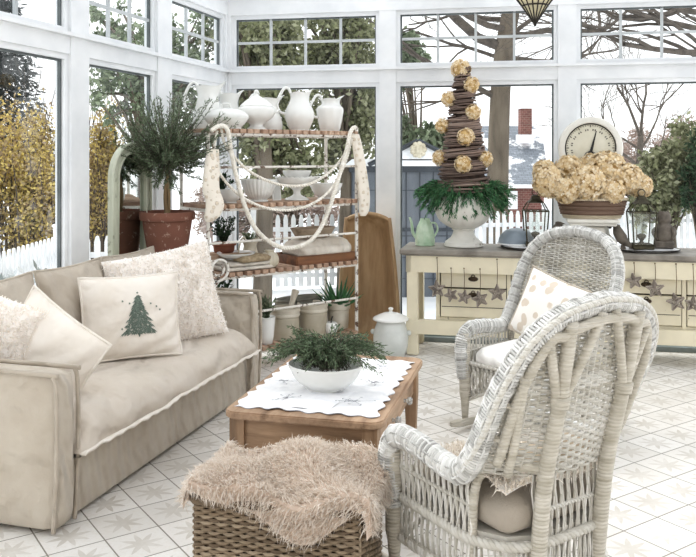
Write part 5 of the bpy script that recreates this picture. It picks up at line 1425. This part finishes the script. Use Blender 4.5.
for i in range(330):
    D = sph(1)[0]; D[2] = D[2]*.9+.12; D /= np.linalg.norm(D); R = random.uniform(.24, .52)*(1.0 if D[2] > -.2 else .85)
    s0 = arr([0, 0, .72]); s0 = s0+D*random.uniform(0, .1); e = arr([0, 0, .76])+D*R*arr([1.08, 1, .80]); m = (s0+e)/2+arr([0, 0, -.03]); e[2] += .04*random.random()
    dw = (tp.x+e[0]-CR.x)*LD.y*-1+(tp.y+e[1]-CR.y)*LD.x; e[:2] += arr([-LD.y, LD.x])*max(0, .07-dw)
    sprig(tw, lf, spline([s0, m, e], 5), 50, .030, .0066, .003, .75)
tw.build('twig', M['twig'], pot); lf.build('foliage', M['rosemary'], pot)

M['sage'] = chipped('sage_green_frame', '#cdd1bf', '#a2a592', .60, 10, .5)
t = NT('mirror_glass'); M['mirror'] = t.fin(lin('#d9dedb'), .03, 1.0)
mA = atan2(LD.y, LD.x)+pi       # along the left wall towards the corner
mo = Vector((-1.545, 5.79, 0)); o = thing('arched_mirror', 'arched sage green mirror leaning at the left windows behind the topiary', 'mirror', mo, mA)
def arch(w_, z0, h, n=20):
    return [(-w_/2, z0), (w_/2, z0)]+[(w_/2*cos(a), h-w_/2+w_/2*sin(a)) for a in np.linspace(0, pi, n)]
mw, mh = .50, 1.70
out = arch(mw, 0.0, mh); inn = arch(mw-.13, .065, mh-.065)
n = len(out); mb = MB(); y0, y1 = -.025, .015
V = [(x, y0, z) for x, z in out]+[(x, y0, z) for x, z in inn]+[(x, y1, z) for x, z in out]+[(x, y1-.02, z) for x, z in inn]
Fc = []
for i in range(n):
    j = (i+1) % n; Fc += [(i, j, n+j, n+i), (i, 2*n+i, 2*n+j, j), (n+i, n+j, 3*n+j, 3*n+i)]
mb.add(V, Fc); mb.tube([(x, y0-.004, z) for x, z in out], .012, 6, True); mb.tube([(x, y0-.004, z) for x, z in inn], .009, 6, True); mb.build('frame', M['sage'], o)
mb = MB(); mb.add([(x, -.008, z) for x, z in inn], [tuple(range(n))]); mb.build('glass', M['mirror'], o)
mb = MB(); mb.add([(x, .012, z) for x, z in out], [tuple(reversed(range(n)))]); mb.build('back_board', M['greywood'], o)

# ================================================================ wire pendant
pc = at(535, 25, 4.0); o = thing('pendant_lantern', 'faceted wire and parchment pendant lantern hanging before the back windows', 'lantern', pc)
z1, z2_, Rm = .095, .30, .125
def zz(k): return 2*pi*k/16
mb = MB(); 
prof = [(0, 0), (.062, .093), (.15, .21), (.06, .42), (.015, .5)]
for k in range(16):
    a = zz(k); mb.tube([(r*cos(a), r*sin(a), z) for r, z in prof], .0035, 4)
for r, z in prof[1:4]: mb.tube([(r*cos(a), r*sin(a), z) for a in np.linspace(0, 2*pi, 32, endpoint=False)], .0045, 5, True)
mb.ball((0, 0, 0), .007, 6); mb.build('wire_frame', M['iron'], o)
mb = MB(); mb.lathe([(max(1e-4, r*.98), z+.002) for r, z in prof], 16, cap=False)
t = NT('parchment'); t.fin(lin('#e4dfc9'), .7); tl = t.n('ShaderNodeBsdfTranslucent'); tl.inputs[0].default_value = lin('#e9e3cc'); mm = t.n('ShaderNodeMixShader'); mm.inputs[0].default_value = .5
t.l(t.b.outputs[0], mm.inputs[1]); t.l(tl.outputs[0], mm.inputs[2]); t.l(mm.outputs[0], t.out.inputs[0])
mb.build('parchment_shade', t.m, o)
mb = MB(); mb.tube([(0, 0, .5), (0, 0, 3.05-pc.z)], .003, 5); mb.build('hanging_cord', M['iron'], o)
# ================================================================ wicker armchairs
M['wick'] = island('painted_wicker', ['#cfccc4', '#dcdad4', '#bfbbb0', '#e6e4df', '#b3aea2'], .55)
M['wick_rim'] = island('painted_wicker_rim', ['#d9d9d6', '#efefed', '#c4c4c1', '#e2e2df', '#aaa9a6', '#f2f2f0'], .55)
t = NT('wrapped_cane'); v = t.coord((1, 1, 1)); w_ = t.n('ShaderNodeTexWave'); w_.wave_type = 'BANDS'; w_.bands_direction = 'Z'; t.l(v, w_.inputs[0]); w_.inputs['Scale'].default_value = 24; w_.inputs['Distortion'].default_value = .6
c = t.ramp(t.noise(t.coord((1, 1, 6)), 7, 4), [(.3, lin('#b7b1a2')), (.65, lin('#d6d1c6'))]); t.bump(w_.outputs[1], .55, .006); M['cane'] = t.fin(c, .5)

rimpts = [(-.30, .30, .30), (-.305, .315, .42), (-.305, .31, .52), (-.305, .25, .575), (-.31, .12, .575), (-.315, -.02, .555), (-.325, -.12, .565), (-.34, -.205, .66), (-.345, -.275, .80), (-.335, -.335, .92), (-.285, -.385, 1.035), (-.175, -.42, 1.115), (0, -.435, 1.145)]
rim_half = spline(rimpts, 8)
RIM = np.vstack([rim_half, (rim_half*arr([-1, 1, 1]))[::-1][1:]])
i0 = int(np.argmax(rim_half[:, 2] > .60)); i0 = [i for i in range(len(rim_half)) if rim_half[i, 1] < -.15][0]
bz = rim_half[i0:, 2]; bw_ = -rim_half[i0:, 0]; by_ = rim_half[i0:, 1]
bz = np.concatenate([[.30, .5], bz]); bw_ = np.concatenate([[.27, .30], bw_]); by_ = np.concatenate([[-.20, -.18], by_])
def cy(z): return -.275-.17*max(0, (z-.30))/.88          # depth of the middle of the back
def wz(z): return float(np.interp(z, bz, bw_))
def bp(x, z):
    w = max(wz(z), 1e-3); yr = float(np.interp(z, bz, by_)); u = min(1, abs(x)/w)
    return (x, cy(z)+(yr-cy(z))*u**2.2, z)
def wicker_chair(label):
    o = thing('wicker_armchair', label, 'armchair', (0, 0, 0), 0, 'white wicker armchairs')
    # broad woven rim over arms and back
    mb = MB(); P = resample(RIM, .011); n = len(P); k = np.arange(n)
    rr = np.interp(P[:, 2], [.5, .75, 1.1], [.041, .036, .034]); mb.tube(P, rr*.93, 12, flat=.85); T_, N, B = frames(P); a_ = np.arange(14)*2*pi/14
    for i in range(0, n): mb.tube(P[i]+rr[i]*.98*(np.cos(a_)[:, None]*N[i]*.88+np.sin(a_)[:, None]*B[i]), .0056, 4, True)
    T_, N, B = frames(P)
    for q in range(7):        # weavers lying along the rim, hopping over the wraps
        a = q*2*pi/7; R = rr*np.where(abs(np.cos(a)) > .5, .9, 1)+.004*np.sin(k*pi/3+q*pi); mb.tube(P+R[:, None]*(np.cos(a)*N+np.sin(a)*B), .0045, 4)
    mb.build('woven_rim', M['wick_rim'], o, smooth=True)
    mb = MB()
    for s in (-1, 1):
        Q = RIM.copy(); Q = Q*arr([1.0, 1, 1]); T_, N, B = frames(Q)
    c0 = Q.mean(0); out = Q-arr([0, -.1, .6]); out[:, 1] *= .3; out /= np.linalg.norm(out, axis=1)[:, None]
    E = Q+arr([0, -.030, 0])*np.clip((Q[:, 2:3]-.55)/.2, 0, 1)+out*arr([.028, 0, .012])
    mb.rope(E, .010, .028, 3, 5); mb.build('braided_edge', M['wick'], o, smooth=True)
    # tight woven back
    mb = MB(); zl = .575; z = zl; row = 0; sp_ = .030
    while z < 1.125:
        w = wz(z)-.01; m = max(6, int(2*w/.0075)); xs = np.linspace(-w, w, m); P = arr([bp(x, z) for x in xs])
        P[:, 1] += .0065*np.sin(pi*xs/sp_+pi*row); P[:, 2] += .0015*np.sin(xs*40+row)
        mb.tube(P, .0052, 4); z += .0125; row += 1
    for x in np.arange(-.33, .331, sp_):
        zm = max([q for q in np.arange(.6, 1.14, .01) if wz(q) > abs(x)+.004] or [0])
        if zm > .62: mb.tube([bp(x, q) for q in np.linspace(zl, zm, 14)], .005, 4)
    mb.build('woven_back', M['wick'], o, smooth=True)
    # open cane lattice: back below the weave, both sides, front apron
    lat = MB()
    def lattice(A, B, topf, z0, nst, r=.0045, bot=None):
        A = arr(A); B = arr(B)
        for i in range(nst+1):
            f = i/nst; p = A+(B-A)*f; zt_ = topf(f); zb = bot(f) if bot else z0
            d = (B-A)/np.linalg.norm(B-A)*.010*(1 if i % 2 else -1)
            zs = np.linspace(zb, zt_, 7); P = np.stack([p[0]+d[0]*np.sin(np.linspace(0, 3*pi, 7)), p[1]+d[1]*np.sin(np.linspace(0, 3*pi, 7)), zs], 1)
            lat.tube(P, r, 4)
            if i % 2 == 0: lat.tube(P+arr([d[0]*.9, d[1]*.9, 0]), r, 4)
    def rows(A, B, zs, r=.006, tw=True):
        for z in zs:
            A_ = (*A[:2], z); B_ = (*B[:2], z)
            if tw: lat.rope([A_, B_], r*1.5, .03, 2, 4)
            else: lat.tube([A_, B_], r, 5)
    sides = []
    for s in (-1, 1):
        A = (s*.285, .285, 0); B = (s*.30, -.13, 0)
        lattice(A, B, lambda f: .55, .20, 26); rows(A, B, (.20, .335, .45, .52))
    lattice((-.15, -.285, 0), (.15, -.285, 0), lambda f: .58, .20, 18); rows((-.15, -.285), (.15, -.285), (.20, .335, .44, .57))
    lattice((-.285, .285, 0), (.285, .285, 0), lambda f: .38, .2, 34, bot=lambda f: .16+.10*sin(pi*f)); rows((-.285, .285), (.285, .285), (.385,), .009)
    lat.rope([(-.285+.57*f, .285, .16+.10*sin(pi*f)) for f in np.linspace(0, 1, 20)], .011, .035, 3, 4)
    lat.build('cane_lattice', M['wick'], o, smooth=True)
    # seat ring, braid at seat level going round the back corners
    ring = [(-.285, .285), (-.30, 0), (-.30, -.13), (-.24, -.24), (-.15, -.285), (0, -.295), (.15, -.285), (.24, -.24), (.30, -.13), (.30, 0), (.285, .285)]
    mb = MB(); R3 = spline([(x, y, .335) for x, y in ring], 6)
    mb.rope(R3, .017, .06, 3, 5); mb.rope(R3*arr([1, 1, 0])+arr([0, 0, .185]), .017, .06, 3, 5); mb.build('seat_braid', M['wick'], o, smooth=True)
    mb = MB(); mb.slab([(x*.96, y*.96) for x, y in ring], .345, .362); mb.build('seat', M['wick'], o)
    mb = MB()
    for i in range(64):          # curtain of cane between the two braids round the back corners
        f = .2+.6*i/63; p = R3[int(f*(len(R3)-1))]; mb.tube([(p[0], p[1], .185), (p[0]+.006*(-1)**i, p[1], .26), (p[0], p[1], .335)], .0045, 4)
    mb.build('skirt', M['wick'], o, smooth=True)
    # posts wrapped in cane
    for s in (-1, 1):
        mb = MB(); mb.tube([(s*.292, .30, .03), (s*.292, .30, .16), (s*.292, .30, .20), (s*.295, .30, .40), (s*.30, .30, .56)], [.017, .026, .034, .034, .034], 12); mb.build('leg', M['cane'], o, smooth=True)
        mb = MB(); P = spline([(s*.152, -.275, .03), (s*.15, -.295, .30), (s*.152, -.33, .58), bp_off(s*.155, .80), bp_off(s*.165, 1.10)], 6)
        mb.tube(P, np.interp(np.linspace(0, 1, len(P)), [0, .25, .5, 1], [.022, .028, .027, .022]), 12); mb.build('leg', M['cane'], o, smooth=True)
    # forked struts on the outside of the back
    for s in (-1, 1):
        for (x0, z0, x1, z1) in ((.155, .80, .235, 1.03), (.155, .82, .03, 1.12), (.255, .58, .30, .93)):
            mb = MB(); P = [bp_off(s*(x0+(x1-x0)*f), z0+(z1-z0)*f) for f in np.linspace(0, 1, 8)]; mb.tube(P, .016, 10); mb.build('strut', M['cane'], o, smooth=True)
        for (xx, z0, xe) in ((.27, .70, .335), (.285, .82, .335), (.29, .92, .33)):
            mb = MB(); mb.tube([bp_off(s*xx, z0), tuple(arr(bp(s*xe, z0+.02))+arr([0, -.01, 0]))], .010, 8); mb.build('spacer', M['cane'], o, smooth=True)
        mb = MB(); P = [bp_off(s*.155, .82+.035*(j/6)) for j in range(7)]; mb.tube(P, .031, 12); mb.build('cane_binding', M['cane'], o, smooth=True)
        mb = MB(); mb.tube(spline([(s*.285, -.13, .20), (s*.288, -.135, .45), (s*.27, -.16, .56), (s*.22, -.24, .595), (s*.15, -.33, .60)], 6), .016, 10); mb.build('opening_hoop', M['cane'], o, smooth=True)
    # inner hoop following the rim on the outside of the back
    mb = MB(); zs = np.concatenate([np.linspace(.62, 1.06, 14)]); L_ = [tuple(arr(bp(-(wz(z)-.045), z))+arr([0, -.028, 0])) for z in zs]; top = [tuple(arr(bp(x, 1.095-.55*x*x*2))+arr([0, -.03, 0])) for x in np.linspace(-.2, .2, 11)]
    P = L_+top+[(-a, b, c) for a, b, c in L_[::-1]]; mb.tube(resample(P, .02), .017, 10); mb.build('back_hoop', M['cane'], o, smooth=True)
    # rockers
    for s in (-1, 1):
        mb = MB(); ys = np.linspace(.44, -.56, 24)
        V = []
        P = [(s*.275, y, .022+.14*(y+.02)**2*(1 if y > 0 else .8)) for y in ys]; mb.tube(P, [.016]+[.022]*22+[.016], 8, flat=1.0); mb.build('rocker', M['cane'], o, smooth=True)
    return o
def bp_off(x, z, d=.03):
    p = bp(x, z); return (p[0], p[1]-d, p[2])
near_loc, near_rz = Vector((.585, 3.02, 0)), radians(33.7)
chair = wicker_chair('large near white wicker armchair seen from behind, in the right foreground')
place(chair, near_loc, near_rz)
far_loc, far_rz = Vector((1.115, 4.86, 0)), radians(131)
chair2 = dup(chair, far_loc, far_rz, 'white wicker armchair further back facing left, with a patterned pillow on its seat')
def cl(loc, rz, x, y, z): return loc+Vector((x*cos(rz)-y*sin(rz), x*sin(rz)+y*cos(rz), z))
# cushions
o = thing('seat_cushion', 'plump white seat cushion on the far wicker armchair', 'cushion', cl(far_loc, far_rz, 0, .03, .364), far_rz)
mb = MB(); softbox(mb, (0, 0, .055), (.50, .50, .10), .045, 16, (.01, .015, .03)); mb.build('cushion_cover', M['white_cotton'], o, smooth=True)
t = NT('leaf_patterned_cotton'); v = t.coord((1, 1, 1)); vo = t.n('ShaderNodeTexVoronoi'); vo.feature = 'SMOOTH_F1'; t.l(v, vo.inputs[0]); vo.inputs['Scale'].default_value = 15
c = t.ramp(t.math('ADD', vo.outputs[0], t.math('MULTIPLY', t.noise(v, 14, 3), .4)), [(.50, lin('#ddd2c4')), (.55, lin('#f6f3ee'))]); M['pattern'] = t.fin(c, .9, spec=.1)
pillow('patterned_pillow', 'white pillow with beige leaf pattern propped in the far wicker armchair', .45, .42, .15, M['pattern'], cl(far_loc, far_rz, .0, -.06, .48), far_rz+pi, .30, mat2=M['linen'], roll=.25)
o = thing('seat_cushion', 'grey linen seat cushion seen through the opening in the near chair back', 'cushion', cl(near_loc, near_rz, 0, .0, .364), near_rz)
mb = MB(); softbox(mb, (0, 0, .062), (.52, .53, .125), .055, 16, (.01, .015, .01)); mb.build('cushion_cover', M['grey_linen'], o, smooth=True)
o = thing('lumbar_pillow', 'tan pillow lying on the grey cushion inside the near wicker armchair', 'pillow', cl(near_loc, near_rz, .10, -.15, .495), near_rz)
mb = MB(); softbox(mb, (0, 0, .045), (.36, .18, .09), .04, 14, (.01, .01, .01)); mb.build('cover', linen('tan_linen', '#bfb09c', '#ae9f8a', .3, 8), o, smooth=True)
M['sheep'] = island('white_sheepskin', ['#efe8de', '#f8f3ec', '#e5dccf', '#fffaf3'], .95, .2, .05)
sk = thing('sheepskin', 'white sheepskin lying over the seat of the near wicker armchair', 'throw', cl(near_loc, near_rz, -.02, -.02, .493), near_rz)
def skf(u, v):
    x = (u-.5)*.50; y = .17-v*.42
    z = .028+.01*sin(x*17)*cos(y*14)
    z += .06*math.exp(-((x+.19)**2+(y+.14)**2)/.008)
    return (x, y, z)
mb = MB(); mb.grid(skf, 24, 24); hd = mb.build('hide', M['fleece'], sk, smooth=True)
uv = rng.uniform(0, 1, (4200, 2)); P = arr([skf(a, b) for a, b in uv]); mb = MB(); N = np.tile(arr([[0, 0, 1.]]), (len(P), 1)); ed = (np.minimum(np.minimum(uv[:, 0], 1-uv[:, 0]), np.minimum(uv[:, 1], 1-uv[:, 1])) < .08)[:, None]
N = N+ed*np.stack([np.sign(P[:, 0])*.8*(abs(P[:, 0]) > .2), np.sign(P[:, 1]-.06)*.6*(abs(P[:, 1]-.06) > .17), np.zeros(len(P))], 1)
fur(mb, P, N, .045, .006, .3, .5); q = mb.build('wool', M['sheep'], sk); tag(q, kind='stuff')
